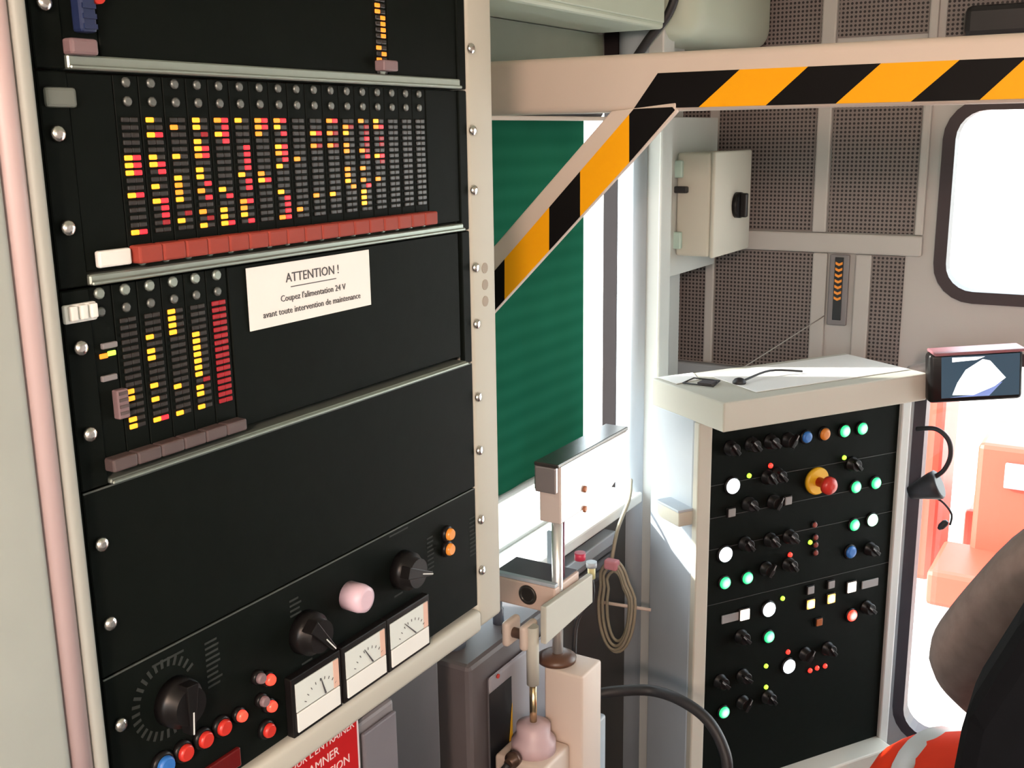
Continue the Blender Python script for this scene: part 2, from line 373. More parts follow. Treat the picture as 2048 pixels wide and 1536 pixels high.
# rounded pillar beside the left window
p = struct(MB().box((-.998, 2.035, 0), (-.870, 2.09, ZC), .004).build('trim_1', greypaint))
MB().box((-.998, 2.0955, 0), (-.935, 2.30, ZC)).build('added_sun_stop', greypaint, p)  # unseen filler added to stop sun leaking in behind the pillar
MB().box((-.9975, 2.030, 0), (-.966, 2.0345, ZC)).build('frame_shade_strip', mat('shaded_frame_brown', (.018, .014, .015), .6, spec=.15), p)  # added strip; the window frame's shade is put into its dark colour
MB().cyl((-.934, 2.042, 0), (-.934, 2.042, ZC), .033, n=32).build('round_column', bluegrey, p)
# sunlit sill under the blind
struct(MB().box((-.999, .96, 1.703), (-.985, 2.0, 1.788)).build('added_shade_panel', mat('painted_shade_green', (.17, .19, .15), .6)))  # added dark panel, its colour stands for shade below the overhead cabinet
struct(MB().box((-1.0, 1.28, .822), (-.90, 2.03, .846), .004).build('trim_2', white))
# cross beam with knee brace and hazard tape
YB = 1.37
beam = struct(MB().box((XL, YB, 1.627), (XR, YB+.05, 1.703), .010, 4).build('trim_3', pinkcream))
def strip(px, name, mt, parent, y=YB, t=.0012): return MB().prism([onY(a, b, y) for a, b in px], (0, -t, 0)).build(name, mt, parent)
def U(x): return 231-1.162*(x-1257)
def Lw(x): return 327-1.10*(x-1257)
xa = 940
MB().prism([onY(1222, 222, YB-.002), onY(1352, 205, YB-.002), onY(1352, Lw(1352)+1, YB-.002), onY(828, Lw(828)+1, YB-.002), onY(828, U(828)-53, YB-.002)], (0, .012, 0), .002).build('knee_brace', pinkcream, beam)
YT = YB-.0025
for a, b, mt in ((1259, 1348, stripeblack), (1161, 1259, yellow), (1099, 1161, stripeblack), (1010, 1099, yellow), (925, 1010, stripeblack), (832, 925, yellow)):
    pts = [(a, U(a)), (b, min(U(b), 1e9)), (b, Lw(b)), (a, Lw(a))]
    if a == 1259: pts = [(1259, U(1259)), (1268, 218), (1345, 214), (1350, 220), (1259, Lw(1259))]
    strip(pts, 'hazard_tape', mt, beam, YT)
zt, zb = 1.676, 1.631
def bx(px, py): return onY(px, py, YB).x
tops = [bx(1316, 158), bx(1480, 134), bx(1617, 126), bx(1763, 118), bx(1920, 113), bx(2055, 105)]
bots = [bx(1268, 206), bx(1398, 219), bx(1532, 212), bx(1672, 208), bx(1822, 203), bx(1960, 195)]
step = tops[4]-tops[2]
for k in range(4): tops.append(tops[-2]+step); bots.append(bots[-2]+step)
for k in range(len(tops)-1):
    MB().prism([V((tops[k], YB, zt)), V((tops[k+1], YB, zt)), V((bots[k+1], YB, zb)), V((bots[k], YB, zb))], (0, -.0012, 0)).build('hazard_tape', stripeblack if k % 2 == 0 else yellow, beam)
# overhead cabinets on the left
t = thing('overhead_cabinet', 'long pale green overhead cabinet above the blind with dark underside', 'cabinet', (-.93, 1.2, 1.8))
MB().box((-.999, .96, 1.79), (-.85, 1.985, 2.118), .006).build('body', greenish, t)
MB().box((-.849, .99, 1.80), (-.845, 1.975, 2.1), .002).build('door', greenish, t)
t = thing('air_duct_cover', 'pale rounded air duct cover above the switch box', 'duct cover', (-.92, 2.25, 1.77))
MB().box((-1.05, 2.03, 1.775), (-.80, 2.50, 2.115), .045, 4).build('cover', greenish, t)
tag(MB().tube([(-.83, 2.008, 2.11), (-.83, 2.008, 1.92), (-.845, 2.006, 1.83), (-.89, 2.004, 1.775), (-.94, 2.02, 1.72), (-.985, 2.028, 1.66)], .009).build('cable', rubber),
    'thick black cable running down between the overhead cabinet and duct cover', 'cable')
tag(MB().box((-.39, YF-.10, 1.780), (.55, YF-.01, 1.842), .012).build('sun_blind_case', rubber), 'black roller case high above the upper front window', 'blind case')
# roller blind in the left window
t = thing('roller_blind', 'green cloth roller blind drawn down over the left window', 'blind', (-.975, 1.6, .95))
def wavy(t_):
    pass
mb = MB(); n = 40
pts = [V((-.972+.0012*math.sin(k*.9), 1.20+(1.893-1.20)*k/n, 0)) for k in range(n+1)]
mb.prism([V((q.x, q.y, .965)) for q in pts]+[V((q.x-.001, q.y, .965)) for q in reversed(pts)], (0, 0, .685)).build('cloth', blindcloth, t)
MB().box((-.985, 1.20, .954), (-.965, 1.897, .967), .004).build('bottom_bar', greypaint, t)
mb = MB().cyl((-.955, 1.20, 1.645), (-.955, 1.90, 1.645), .022); mb.build('roller', darkgrey, t)
MB().box((-.998, 1.18, 1.672), (-.93, 1.975, 1.70), .004).build('head_rail', pinkcream, t)
MB().box((-.940, 1.18, 1.640), (-.930, 1.975, 1.650), .002).build('head_trim', pinkcream, t)
MB().box((-.940, 1.18, 1.622), (-.932, 1.975, 1.630), .002).build('head_trim', pinkcream, t)
# isolator switch box with its mounting plate
t = thing('switch_box', 'cream isolator switch box with black knob beside the round column', 'switch box', (-.85, 2.26, 1.38))
bz0, bz1 = 1.341, 1.557
MB().box((-.890, 2.16, bz0), (-.814, 2.385, bz1), .006, 3).build('body', cream, t)
MB().box((-.8135, 2.158, bz0-.002), (-.804, 2.387, bz1+.002), .004, 3).build('lid', cream, t)
c0 = onX(1472, 410, -.804)
mb = MB().cyl(c0, c0+V((.012, 0, 0)), .028); mb.box(c0+V((.010, -.007, -.026)), c0+V((.026, .007, .026)), .003); mb.build('knob', blackgloss, t)
for q in (1338, 1480):
    zc_ = onY(1338, 480 if q == 1480 else 338, 2.155).z
    MB().box((-.898, 2.150, zc_-.018), (-.874, 2.161, zc_+.018), .003).build('clip', mat('clip_%d' % q, (.42, .56, .50), .4), t)
zc_ = onY(1345, 380, 2.155).z
MB().box((-.892, 2.148, zc_-.006), (-.862, 2.161, zc_+.008), .003).build('latch', rubber, t)
MB().box((-.900, 2.10, 1.298), (-.8905, 2.40, 1.63), .002).build('mounting_plate', greypaint, t)
# ================================================================ EQUIPMENT RACK
RX, RY, RZ = -.5878, .4354, 1.604
RK = frame(V((RX, RY, RZ)), V((0, 1, 0)), V((0, 0, 1)), V((1, 0, 0)))   # s along the rack, t up, depth out of the face
def rw(s, t, d=0): return RK @ V((s, t, d))
def rp(px, py, d=0):
    q = onX(px, py, RX+d); return q.y-RY, q.z-RZ
rack = thing('equipment_rack', 'tall cream framed electronics rack filled with black lamp panels', 'rack', rw(.23, -.53, -.15))
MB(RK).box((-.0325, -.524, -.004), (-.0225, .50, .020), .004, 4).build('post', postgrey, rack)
MB(RK).box((-.0224, -.524, -.02), (-.0095, .50, .001)).build('flange', black, rack)
MB().lathe([(.0078, 0), (.0078, 1.02)], rw(-.0402, -.522, .012), (0, 0, 1), 20) .build('pink_reflection_strip', pinkcast, rack, 'rounded strip coloured pink like a reflection on the post edge')  # added strip; its pink stands for a reflection on the post's chamfer
MB(RK).box((-.24, -.55, -.36), (-.0480, .50, .019), .008, 4).build('side_column', mat('side_grey_paint', (.40, .43, .40), .5, spec=.3), rack)
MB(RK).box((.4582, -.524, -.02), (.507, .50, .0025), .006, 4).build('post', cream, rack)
MB(RK).box((-.022, -.524, -.02), (.4581, -.4985, .008), .006, 4).build('bottom_rail', cream, rack)
MB(RK).box((-.012, .40, -.36), (.50, .50, .018), .004).build('top_panel', cream, rack)
MB(RK).box((-.07, -.52, -.37), (.50, .49, -.35)).build('back_panel', darkgrey, rack)
MB(RK).box((.478, -.51, -.36), (.488, .49, -.004)).build('side_panel', greypaint, rack)
MB(RK).box((-.07, -.523, -.36), (.48, -.512, -.004)).build('base_panel', darkgrey, rack)
for a, b, s_ in ((-.128, -.14, 0), (-.15, -.162, 0), (-.17, -.182, 0)): pass
# numbered holes on the right post
mb = MB(RK)
for k in range(3): mb.cyl((.484, -.136-.017*k, .0022), (.484, -.136-.017*k, .0030), .0055, n=14)
mb.build('post_hole', mat('post_hole_brown', (.33, .27, .21), .6), rack)
screw_me = proto(MB().lathe([(.0052, 0), (.0052, .0016), (.0042, .0030), (.0018, .0036)], (0, 0, 0), (0, 0, 1), 12), steel, 'screw')
U3 = .1333
def row_top(i): return .0377-U3*(i-2)          # row 2 = lamp row; top seam of the row
def screws(parent, i, ts=(0, -.0572), left=True):
    for dt in ts:
        for s in ((0, .465) if left else (.465,)):
            t_ = row_top(i)-.0377+dt
            shared('screw', screw_me, RK @ Matrix.Translation((s, t_, .003)), parent)
def panel(i, name, label, s0=-.0088, s1=.4580):
    t0 = row_top(i)
    p = thing(name, label, 'panel', rw((s0+s1)/2, t0-U3+.0006, 0))
    MB(RK).box((s0, t0-U3+.0007, -.004), (s1, t0-.0007, .002), .0008, 1).build('plate', black, p)
    return p
def subrack(i, label):
    t0 = row_top(i)
    p = thing('card_frame', label, 'card frame', rw(.23, t0-U3, -.1))
    for s0, s1 in ((-.0088, .012), (.4445, .4580)): MB(RK).box((s0, t0-U3+.0007, -.004), (s1, t0-.0007, .002), .0008, 1).build('ear', black, p)
    MB(RK).box((.0121, t0-U3+.001, -.14), (.4444, t0-.001, -.135)).build('backplane', darkhandle, p)
    MB(RK).box((.0121, t0-.010, -.02), (.4444, t0-.001, -.0035), .0006, 1).build('top_rail', black, p)
    hb = .0095 if i == 1 else .0075 if i == 2 else .0042
    mb = MB(RK).box((.0121, t0-U3+.0008, -.02), (.4444, t0-U3+hb, .0045), .001, 1); mb.box((.0121, t0-U3+.0008, .0046), (.4444, t0-U3+.0035, .007), .0008, 1)
    mb.build('bottom_rail', alu, p)
    screws(p, i)
    return p
led_box = lambda: MB().prism([(-.0032, -.0017, 0), (.0032, -.0017, 0), (.0032, .0017, 0), (-.0032, .0017, 0)], (0, 0, .0014), .0006)
LEDM = {k: proto(led_box(), mt, 'lamp') for k, mt in dict(a=led_amber, o=led_orange, r=led_red, d=led_reddim, x=led_off).items()}
lens_red_small = None
cardscrew = proto(MB().lathe([(.0040, 0), (.0040, .0014), (.0028, .0024)], (0, 0, 0), (0, 0, 1), 10), alu, 'card_screw')
cardscrewdim = proto(MB().lathe([(.0034, 0), (.0034, .0012), (.0022, .0020)], (0, 0, 0), (0, 0, 1), 10), mat('dull_screw', (.16, .17, .16), .4, .6), 'card_screw_dull')
ORD = ['first', 'second', 'third', 'fourth', 'fifth', 'sixth', 'seventh', 'eighth', 'ninth', 'tenth', 'eleventh', 'twelfth', 'thirteenth', 'fourteenth', 'fifteenth', 'sixteenth', 'seventeenth']
def card(row, s, wd, label, group, lit, y0, pitch, hm, n=16, dx=.0035, both=True, hz=None):
    """plug-in card: front plate, two lamp columns, screws, handle; lit = {(row, col): kind}"""
    t0 = row_top(row)
    c = thing('lamp_card', label, 'circuit card', rw(s, t0-U3+.008, -.002), group)
    MB(RK).box((s-wd/2+.0004, t0-U3+.0095, -.003), (s+wd/2-.0004, t0-.0012, 0), .0004, 1).build('front_plate', black, c)
    for k in range(n):
        for col in ((0, 1) if both else (0,)):
            kind = lit.get((k, col), 'x')
            shared('lamp', LEDM[kind], RK @ Matrix.Translation((s-.0035+col*.0068, y0-k*pitch, 0)), c)
    shared('screw', cardscrewdim if row == 2 else cardscrew, RK @ Matrix.Translation((s, t0-.0055, 0)), c)
    shared('screw', cardscrewdim, RK @ Matrix.Translation((s, t0-.0175, 0)), c)
    shared('screw', cardscrew, RK @ Matrix.Translation((s, t0-U3+.0125, 0)), c)
    if hz: MB(RK).box((s-wd/2+.0003, hz[0], 0), (s+wd/2-.0003, hz[1], .011), .0015, 2).build('handle', hm, c)
    return c
subrack(1, 'card frame of the topmost rack row, pale rail along its foot')
subrack(2, 'card frame of the rack row holding many amber and red lamps')
subrack(3, 'card frame of the third rack row, holding six cards and a black cover')
# --- row 2: seventeen cards
LIT2 = {
 0: 'a5 a6 a7 a10 a15|r5 r6 r7 r10 r15', 1: 'a0 a2 a5 a6 a9 a11|r2 r6 r7 r11 r12 r13 d14', 2: 'o1 a5 a8 o9 o10 a11 a14|d13',
 3: 'a0 a1 a3 a4 o5 a7 a8 o10 o13 a15|d2 r4 r5 r9 r11 d14', 4: 'o0 a2 a10 a13 a14 a15|r0 r1 r2 r3 r11 r15', 5: 'a0 a8 o12 o13 a14|r4 r5 r6 r7 r9 r10 r15 r12',
 6: 'o0 o1 o2 o8 a9|r0 r1 r9', 7: 'o0 a1 a4 o5 a7 a11 o15|r0 r2 r4 r5 r6 r12 r13 r14 r15', 8: 'o6 o14|', 9: 'a2 o4 o12|r2 d4',
 10: 'o0 o2 o4 a12|r0 d4 d2', 11: 'o1 a2 o4 o5 o8 o9 a10|d1 d11 o11', 12: 'o0 o5 o8 o10 a12 a13 a14|d1 d2 r3 d4 d5 r6 r11', 13: 'a0 o1 a6 o10|r1 d3 d4 d7 r6', 14: '|', 15: '|', 16: '|'}
LOOK = ['amber and red pairs in its middle', 'long run of red near its foot', 'four amber in a block', 'many scattered amber lamps', 'red and amber at head and foot', 'long red run down its middle',
        'three amber pairs at its head', 'red block near its foot', 'only two dim amber lit', 'three lone lamps lit', 'four lone amber lit', 'amber in tight groups', 'many dim red lit', 'few lamps lit near head', 'no lamp lit', 'no lamp lit', 'no lamp lit']
for c in range(17):
    lit = {}
    for col, part in enumerate(LIT2[c].split('|')):
        for w_ in part.split(): lit[(int(w_[1:]), col)] = w_[0]
    card(2, .0574+.0203*c, .0203, '%s red handled lamp card from the left, %s' % (ORD[c], LOOK[c]), 'lamp cards of the upper card row', lit, .0085, .00487, redhandle, hz=(-.0845, -.0725))
# --- row 3: six cards
LIT3 = {0: '|', 1: 'a10 a11 a14 a15|', 2: 'a3 a5 a6 a10 a12 a15|r15', 3: 'a0 a1 a2 a3 a11 a15|', 4: 'a4 a5 a6 a7 a8 a9 a10 a12 a13 a15|d11', 5: ' '.join('d%d' % k for k in range(16))+'|'+' '.join('d%d' % k for k in range(16))}
LOOK3 = ['green lamp and grey test socket', 'two amber pairs low down', 'six amber lit', 'four amber at the head', 'long amber column', 'dim red lamps only']
for c in range(6):
    lit = {}
    for col, part in enumerate(LIT3[c].split('|')):
        for w_ in part.split(): lit[(int(w_[1:]), col)] = w_[0]
    k = card(3, .0205+.0205*c, .0205, '%s card from the left in the third rack row, %s' % (ORD[c], LOOK3[c]), 'cards of the third rack row', lit, -.1215, .00487, darkhandle, n=0 if c == 0 else 16, hz=(-.219, -.210))
    if c == 0:
        def r0(px, py): return RK @ Matrix.Translation((*rp(px, py), 0))
        shared('green_lamp', proto(led_box(), lamp_lime), r0(222, 706), k); shared('orange_lamp', LEDM['o'], r0(206, 712), k)
        a, b = rp(222, 780), rp(250, 832)
        MB(RK).box((a[0], b[1], 0), (b[0], a[1], .006), .001).build('test_socket', pinkhandle, k, 'grey pink ribbed test socket')
        mb = MB(RK)
        for q in range(4): mb.box((a[0]+.001, b[1]+.003+.0045*q, .0061), (b[0]-.001, b[1]+.005+.0045*q, .0068))
        mb.build('socket_rib', darkhandle, k)
        for py in (690, 755):
            a = rp(215, py); MB(RK).box((a[0]-.006, a[1]-.002, 0), (a[0]+.006, a[1]+.002, .003), .0008).build('slot_cover', midgrey, k)
# black cover beside the six cards, with the white notice
p = thing('cover_panel', 'black blank cover right of the six cards, behind the white notice', 'panel', rw(.30, row_top(3)-U3+.009, 0))
MB(RK).box((.1345, row_top(3)-U3+.0095, -.003), (.440, row_top(3)-.0012, .0005), .0006, 1).build('plate', black, p)
# blank flap left of row 2 cards and right
for (s0, s1, lb) in ((.0125, .0468, 'narrow black blank cover left of the red handled lamp cards'), (.3930, .4440, 'black blank cover right of the red handled lamp cards')):
    p = thing('cover_panel', lb, 'panel', rw((s0+s1)/2, row_top(2)-U3+.009, 0))
    MB(RK).box((s0, row_top(2)-U3+.0095, -.003), (s1, row_top(2)-.0012, .0005), .0006, 1).build('plate', black, p)
# --- row 1: covers, a lamp card at right and a plug at left
s1 = rp(760, 60)[0]
lit = {(k, 0): 'o' for k in (4, 5, 11, 13)}; lit.update({(k, 1): 'o' for k in (6, 7, 8, 9, 12, 14)})
t1 = row_top(1)
card(1, s1, .0203, 'lone lamp card in the topmost rack row with two columns of orange lamps', None, lit, .123, .0049, pinkhandle, hz=(t1-U3+.012, t1-U3+.021))
for (s0, s2, lb) in ((.040, s1-.0105, 'wide black blank cover in the topmost rack row'), (s1+.0105, .4440, 'black blank cover right of the lone lamp card, topmost row')):
    p = thing('cover_panel', lb, 'panel', rw((s0+s2)/2, t1-U3+.009, 0))
    MB(RK).box((s0, t1-U3+.0095, -.003), (s2, t1-.0012, .0005), .0006, 1).build('plate', black, p)
k = thing('plug_card', 'plug card at the left end of the topmost row with blue plug and red button', 'circuit card', rw(.026, t1-U3+.01, 0))
MB(RK).box((.0128, t1-U3+.0095, -.003), (.0395, t1-.0012, 0), .0005, 1).build('front_plate', black, k)
a, b = rp(138, 5), rp(176, 68)
MB(RK).box((a[0], b[1], 0), (b[0], a[1]+.03, .010), .002).build('plug', navy, k, 'dark blue plug')
mb = MB(RK)
for q in range(7): mb.box((a[0]+.001, b[1]+.002+.006*q, .0101), (b[0]-.001, b[1]+.005+.006*q, .0112))
mb.build('plug_rib', navy, k)
a = rp(150, 95); MB(RK).box((a[0]-.010, a[1]-.005, 0), (a[0]+.010, a[1]+.005, .010), .002).build('handle', pinkhandle, k)
a = rp(182, 3); MB(RK).cyl((a[0], a[1]+.003, 0), (a[0], a[1]+.003, .008), .005).build('button', redplastic, k)
# --- rows 4 and 5
p4 = panel(4, 'blank_panel', 'wide empty black panel between the card rows and the meter panel'); screws(p4, 4)
p5 = panel(5, 'meter_panel', 'lowest black rack panel with three white meters, knobs and red buttons'); screws(p5, 5)
seam = lambda i, parent: MB(RK).box((-.0088, row_top(i)-.0012, .0016), (.455, row_top(i)+.0000, .0026)).build('edge', seamgrey, parent)
seam(4, p4); seam(5, p5)
def quad5(px): return [rp(*q) for q in px]
for j, px in enumerate(((571, 1365, 660, 1408), (672, 1300, 752, 1338), (762, 1242, 837, 1267))):
    s0, ta = rp(px[0], px[1]); s2, tb = rp(px[2]+2, px[3]-2)
    tb = -.491; ta = -.447
    mt_ = MB(RK).box((s0-.004, tb-.004, .002), (s2+.004, ta+.006, .010), .001).build('meter', blackgloss, p5)
    mid = tb+(ta-tb)*.42
    MB(RK).box((s0, mid, .010), (s2, ta, .0108)).build('dial', meterface, mt_)
    MB(RK).box((s0, tb, .010), (s2, mid-.0008, .0118), .0004, 1).build('dial_cover', meterwhite, mt_)
    MB(RK).box((s2-.007, mid, .0109), (s2, ta, .0112)).build('dial_band', metersalmon, mt_)
    cx = (s0+s2)/2
    mb = MB(RK).prism([(cx+.008, mid+.001, .0112), (cx+.010, mid+.001, .0112), (cx+.004-.006*j, ta-.008, .0112), (cx+.0033-.006*j, ta-.008, .0112)], (0, 0, .0004))
    mb.build('needle', ink, mt_)
    mb = MB(RK)
    for q in range(9):
        a = math.radians(150-15*q); c0 = V((cx+.003, mid-.006, .0109))
        mb.prism([c0+V((math.cos(a)*r-math.sin(a)*w_, math.sin(a)*r+math.cos(a)*w_, 0)) for r, w_ in ((.021, -.0003), (.0235, -.0003), (.0235, .0003), (.021, .0003))], (0, 0, .0003))
    mb.build('scale_mark', ink, mt_)
def pointer_knob(px, py, r, h, ang, parent, mt=blackgloss):
    s, t_ = rp(px, py)
    kb = MB(RK); kb.lathe([(r, 0), (r*.96, h*.55), (r*.78, h*.6), (r*.74, h)], (s, t_, .002), (0, 0, 1), 28)
    d = V((math.cos(ang), math.sin(ang), 0)); e = V((-d.y, d.x, 0)); c0 = V((s, t_, .002+h*.55))
    kb.prism([c0+d*r*1.12+e*r*.10, c0+d*r*1.12-e*r*.10, c0-d*r*.9-e*r*.3, c0-d*r*.9+e*r*.3], (0, 0, h*.55), .0006)
    k_ = kb.build('rotary_knob', mt, parent)
    q = c0+V((0, 0, h*.56)); MB(RK).prism([q+d*r*1.1+e*.0005, q+d*r*1.1-e*.0005, q+d*r*.2-e*.0005, q+d*r*.2+e*.0005], (0, 0, .0004)).build('pointer_line', white, k_)
    return k_
pointer_knob(605, 1262, .019, .020, math.radians(-50), p5); pointer_knob(800, 1138, .019, .020, math.radians(-20), p5); pointer_knob(345, 1400, .019, .018, math.radians(-95), p5)
s, t_ = rp(711, 1194, .010); MB(RK).lathe([(.013, 0), (.013, .014), (.0115, .020), (.008, .021)], (s, t_, .002), (0, 0, 1), 28).build('round_knob', pinkknob, p5, 'pink white round knob')
def button5(px, py, r, mt, h=.007, label=None):
    s, t_ = rp(px, py)
    b = MB(RK).lathe([(r*1.35, 0), (r*1.35, .003), (r*1.1, .0045)], (s, t_, .002), (0, 0, 1), 20).build('push_button', blackgloss, p5, label)
    MB(RK).lathe([(r, 0), (r, h-.002), (r*.8, h)], (s, t_, .0035), (0, 0, 1), 20).build('cap', mt, b)
for px, py in ((358, 1500), (398, 1474), (435, 1450)): button5(px, py, .0065, redplastic, label='red button')
button5(318, 1526, .0075, blueplastic, label='blue button'); button5(525, 1456, .006, redplastic, label='red button')
for px, py in ((470, 1427), (527, 1355), (530, 1408)): button5(px, py, .0048, lamp_redsmall, label='lit red lamp')
for px, py in ((508, 1352), (515, 1398)): button5(px, py, .0045, pinkhandle)
for px, py in ((888, 1066), (888, 1096)): button5(px, py, .0062, amberdim, label='dim amber lamp')
a, b = rp(400, 1520), rp(470, 1490)
MB(RK).box((a[0], b[1]-.016, .002), (b[0], b[1], .006), .001).build('display', displayred, p5, 'dark red display window')
# printing round the big knob, and lines of small print
mb = MB(RK); s, t_ = rp(320, 1400)
for q in range(24):
    a = math.radians(30+q*12.5); c0 = V((s+.004, t_, .0021))
    mb.prism([c0+V((math.cos(a)*r-math.sin(a)*w_, math.sin(a)*r+math.cos(a)*w_, 0)) for r, w_ in ((.024, -.0012), (.031, -.0012), (.031, .0012), (.024, .0012))], (0, 0, .0002))
for (px, py, n, wd) in ((405, 1290, 9, .016), (575, 1205, 4, .014), (850, 1080, 9, .012), (935, 1040, 10, .012), (600, 1330, 1, .016), (700, 1285, 1, .016), (785, 1195, 1, .016), (300, 1335, 1, .03), (775, 1075, 1, .03)):
    s, t_ = rp(px, py)
    for q in range(n): mb.box((s, t_-.0045*q, .0021), (s+wd*(.7+.3*random.random()), t_-.0045*q+.0018, .0022))
mb.build('small_print', offtext, p5, kind='stuff')
# tags, notice
t_ = thing('warning_notice', 'white printed notice headed ATTENTION stuck on the black cover panel', 'notice', rw(.226, -.148, .001))
a = [rp(488, 541), rp(738, 498), rp(735, 608), rp(497, 664)]
MB(RK).box((.152, -.1475, .0012), (.299, -.0995, .0020)).build('sheet', paper, t_)
NM = lambda s, y: RK @ Matrix.Translation((s, y, .0022))
text('lettering', 'ATTENTION !', NM(.226, -.112), .0105, ink, t_); text('lettering', "Coupez l'alimentation 24 V", NM(.226, -.1275), .0072, ink, t_); text('lettering', 'avant toute intervention de maintenance', NM(.2255, -.1375), .0072, ink, t_)
MB(RK).box((.199, -.1195, .002), (.254, -.1188, .0023)).build('underline', ink, t_)
a, b = rp(185, 505), rp(250, 522)
tag(MB(RK).box((a[0], -.0845, .001), (a[0]+.026, -.0735, .006), .0015).build('label_tag', white), 'small white tag at the left end of the red handle row', 'tag')
a = rp(118, 630); t_ = thing('cable_marker', 'white marker block with ribs at the left end of the third rack row', 'tag', rw(a[0]+.012, a[1]-.006, .001))
MB(RK).box((a[0], a[1]-.006, .0022), (a[0]+.024, a[1]+.006, .006), .0012).build('base', white, t_)
for q in range(3): MB(RK).box((a[0]+.002+.0075*q, a[1]-.004, .006), (a[0]+.007+.0075*q, a[1]+.0055, .010), .001).build('rib', white, t_)
a = rp(110, 195); tag(MB(RK).box((a[0]-.010, a[1]-.006, .0022), (a[0]+.012, a[1]+.006, .005), .002).build('label_tag', mat('faded_label', (.14, .16, .145), .6)), 'faded grey tag beside the top of the amber lamp row', 'tag')
# ================================================================ LOW CABINETS UNDER AND BEYOND THE RACK
t = thing('base_cabinet', 'grey base cabinet under the rack carrying the red sign', 'cabinet', (-.75, .5, 0))
MB().box((-.96, .16, 0), (-.612, .776, 1.05), .004).build('body', midgrey, t)
MB().box((-.611, .72, .02), (-.606, .772, 1.04), .002).build('edge_strip', mat('edge_grey', (.16, .15, .17), .5), t)
t = thing('warning_sign', 'red sign with white capitals under the rack on the base cabinet', 'sign', (-.60, .62, .95))
y1 = onX(716, 1470, -.605).y
MB().box((-.6055, y1-.32, .80), (-.6035, y1, 1.066), .001).build('plate', mat('sign_border', (.72, .62, .64), .5), t)
MB().box((-.6033, y1-.315, .80), (-.6028, y1-.004, 1.064)).build('face', redsign, t)
SM = lambda px, py: frame(onX(px, py, -.6026), V((0, 1, 0)), V((0, 0, 1)), V((1, 0, 0)))
text('lettering', "POUR L'ENTRAINER", SM(708, 1447), .0105, signtext, t, 'RIGHT'); text('lettering', 'CONDAMNER', SM(678, 1500), .0125, signtext, t, 'RIGHT'); text('lettering', 'LA PRESSION', SM(700, 1515), .0125, signtext, t, 'RIGHT')
t = thing('dark_locker', 'dark grey narrow locker between base cabinet and enclosure', 'locker', (-.87, .93, 0))
MB().box((-.985, .80, 0), (-.752, 1.05, 1.045), .004).build('body', darkgrey, t)
t = thing('grey_enclosure', 'grey enclosure with a framed door and yellow edged black label', 'enclosure', (-.88, 1.3, 0))
MB().box((-.985, 1.193, 0), (-.80, 1.46, .842), .008).build('body', mat('enclosure_grey', (.13, .115, .12), .5), t)
d = MB().box((-.799, 1.236, .2), (-.790, 1.45, .806), .005, 3).build('door', mat('door_grey', (.30, .285, .31), .5), t)
a, b = onX(978, 1400, -.7895), onX(1022, 1352, -.7895)
MB().box((-.7895, a.y, a.z-.20), (-.7885, b.y, b.z), .0004).build('label_plate', label_dark, d)
MB().prism([(-.7880, b.y-.018, b.z-.155), (-.7880, b.y-.0005, b.z-.155), (-.7880, b.y-.0005, b.z-.045)], (.0005, 0, 0)).build('warning_triangle', estopy, d)
q = onX(995, 1352, -.7895); MB().cyl(q, q+V((.002, 0, 0)), .0035).build('red_dot', redplastic, d)
for (yy, xx, h, r) in ((1.24, -.86, .035, .02), (1.34, -.84, .05, .009), (1.30, -.90, .045, .024)):
    MB().lathe([(r, 0), (r, h*.5), (r*.75, h*.55), (r*.75, h)], (xx, yy, .842), (0, 0, 1), 18).build('cable_gland', mat('gland_%d' % int(yy*100), (.12, .14, .18), .4), t)
# ================================================================ LIFTING POST (measuring device) IN THE MIDDLE
t = thing('measuring_post', 'cream measuring post with slotted head box, chrome rod and clamp', 'measuring post', (-.74, 1.40, 0))
XH = -.718
h0 = onX(1121, 935, XH); h1 = onX(1121, 1050, XH); h2 = onX(1253, 980, XH)
yh0, yh1, zt_, zb_ = h0.y, h2.y, h0.z, h1.z
mb = MB().prism([(XH, yh0, zb_), (XH, yh0+.155, zb_), (XH, yh1, zb_+.028), (XH, yh1, zt_), (XH, yh0, zt_)], (-.036, 0, 0), .002)
mb.build('head_box', mat('glossy_pink_cream_enamel', (.72, .62, .57), .16, var=.03, coat=1., spec=.9), t)
MB().box((XH-.040, yh0-.008, zb_+.052), (XH-.0365, yh1, zt_+.003), .001).build('head_side_plate', steel, t)
MB().box((XH-.040, yh0-.009, zt_+.0002), (XH+.001, yh1+.002, zt_+.006), .0015).build('head_lid', mat('dark_bronze_lid', (.12, .11, .10), .22, .7), t)
MB().box((XH-.038, yh0-.010, zt_-.040), (XH-.003, yh0-.0005, zt_), .002).build('head_nose', mat('satin_nose', (.45, .40, .39), .25, .6), t)
for py in (978, 1018):
    q = onX(1168, py, XH); MB().lathe([(.0052, 0), (.0052, .003), (.003, .004)], q, (1, 0, 0), 14).build('screw', mat('brown_screw_%d' % py, (.42, .16, .08), .4, .3), t)
rx, ry = XH-.018, yh0+.022
zc1 = onX(1135, 1308, rx).z
MB().cyl((rx, ry, zc1-.01), (rx, ry, zb_+.002), .0085, n=28).build('rod', chrome, t)
MB().cyl((rx-.006, ry+.024, onX(1150, 1180, rx).z), (rx-.006, ry+.024, zb_+.001), .0055, n=20).build('guide_rod', mat('maroon_rod', (.20, .07, .10), .3, .3), t)
q = onX(1160, 1112, rx); MB().cyl(q-V((0, 0, .006)), q+V((0, 0, .006)), .009).build('collar', mat('crimson_ring', (.55, .04, .09), .4), t)
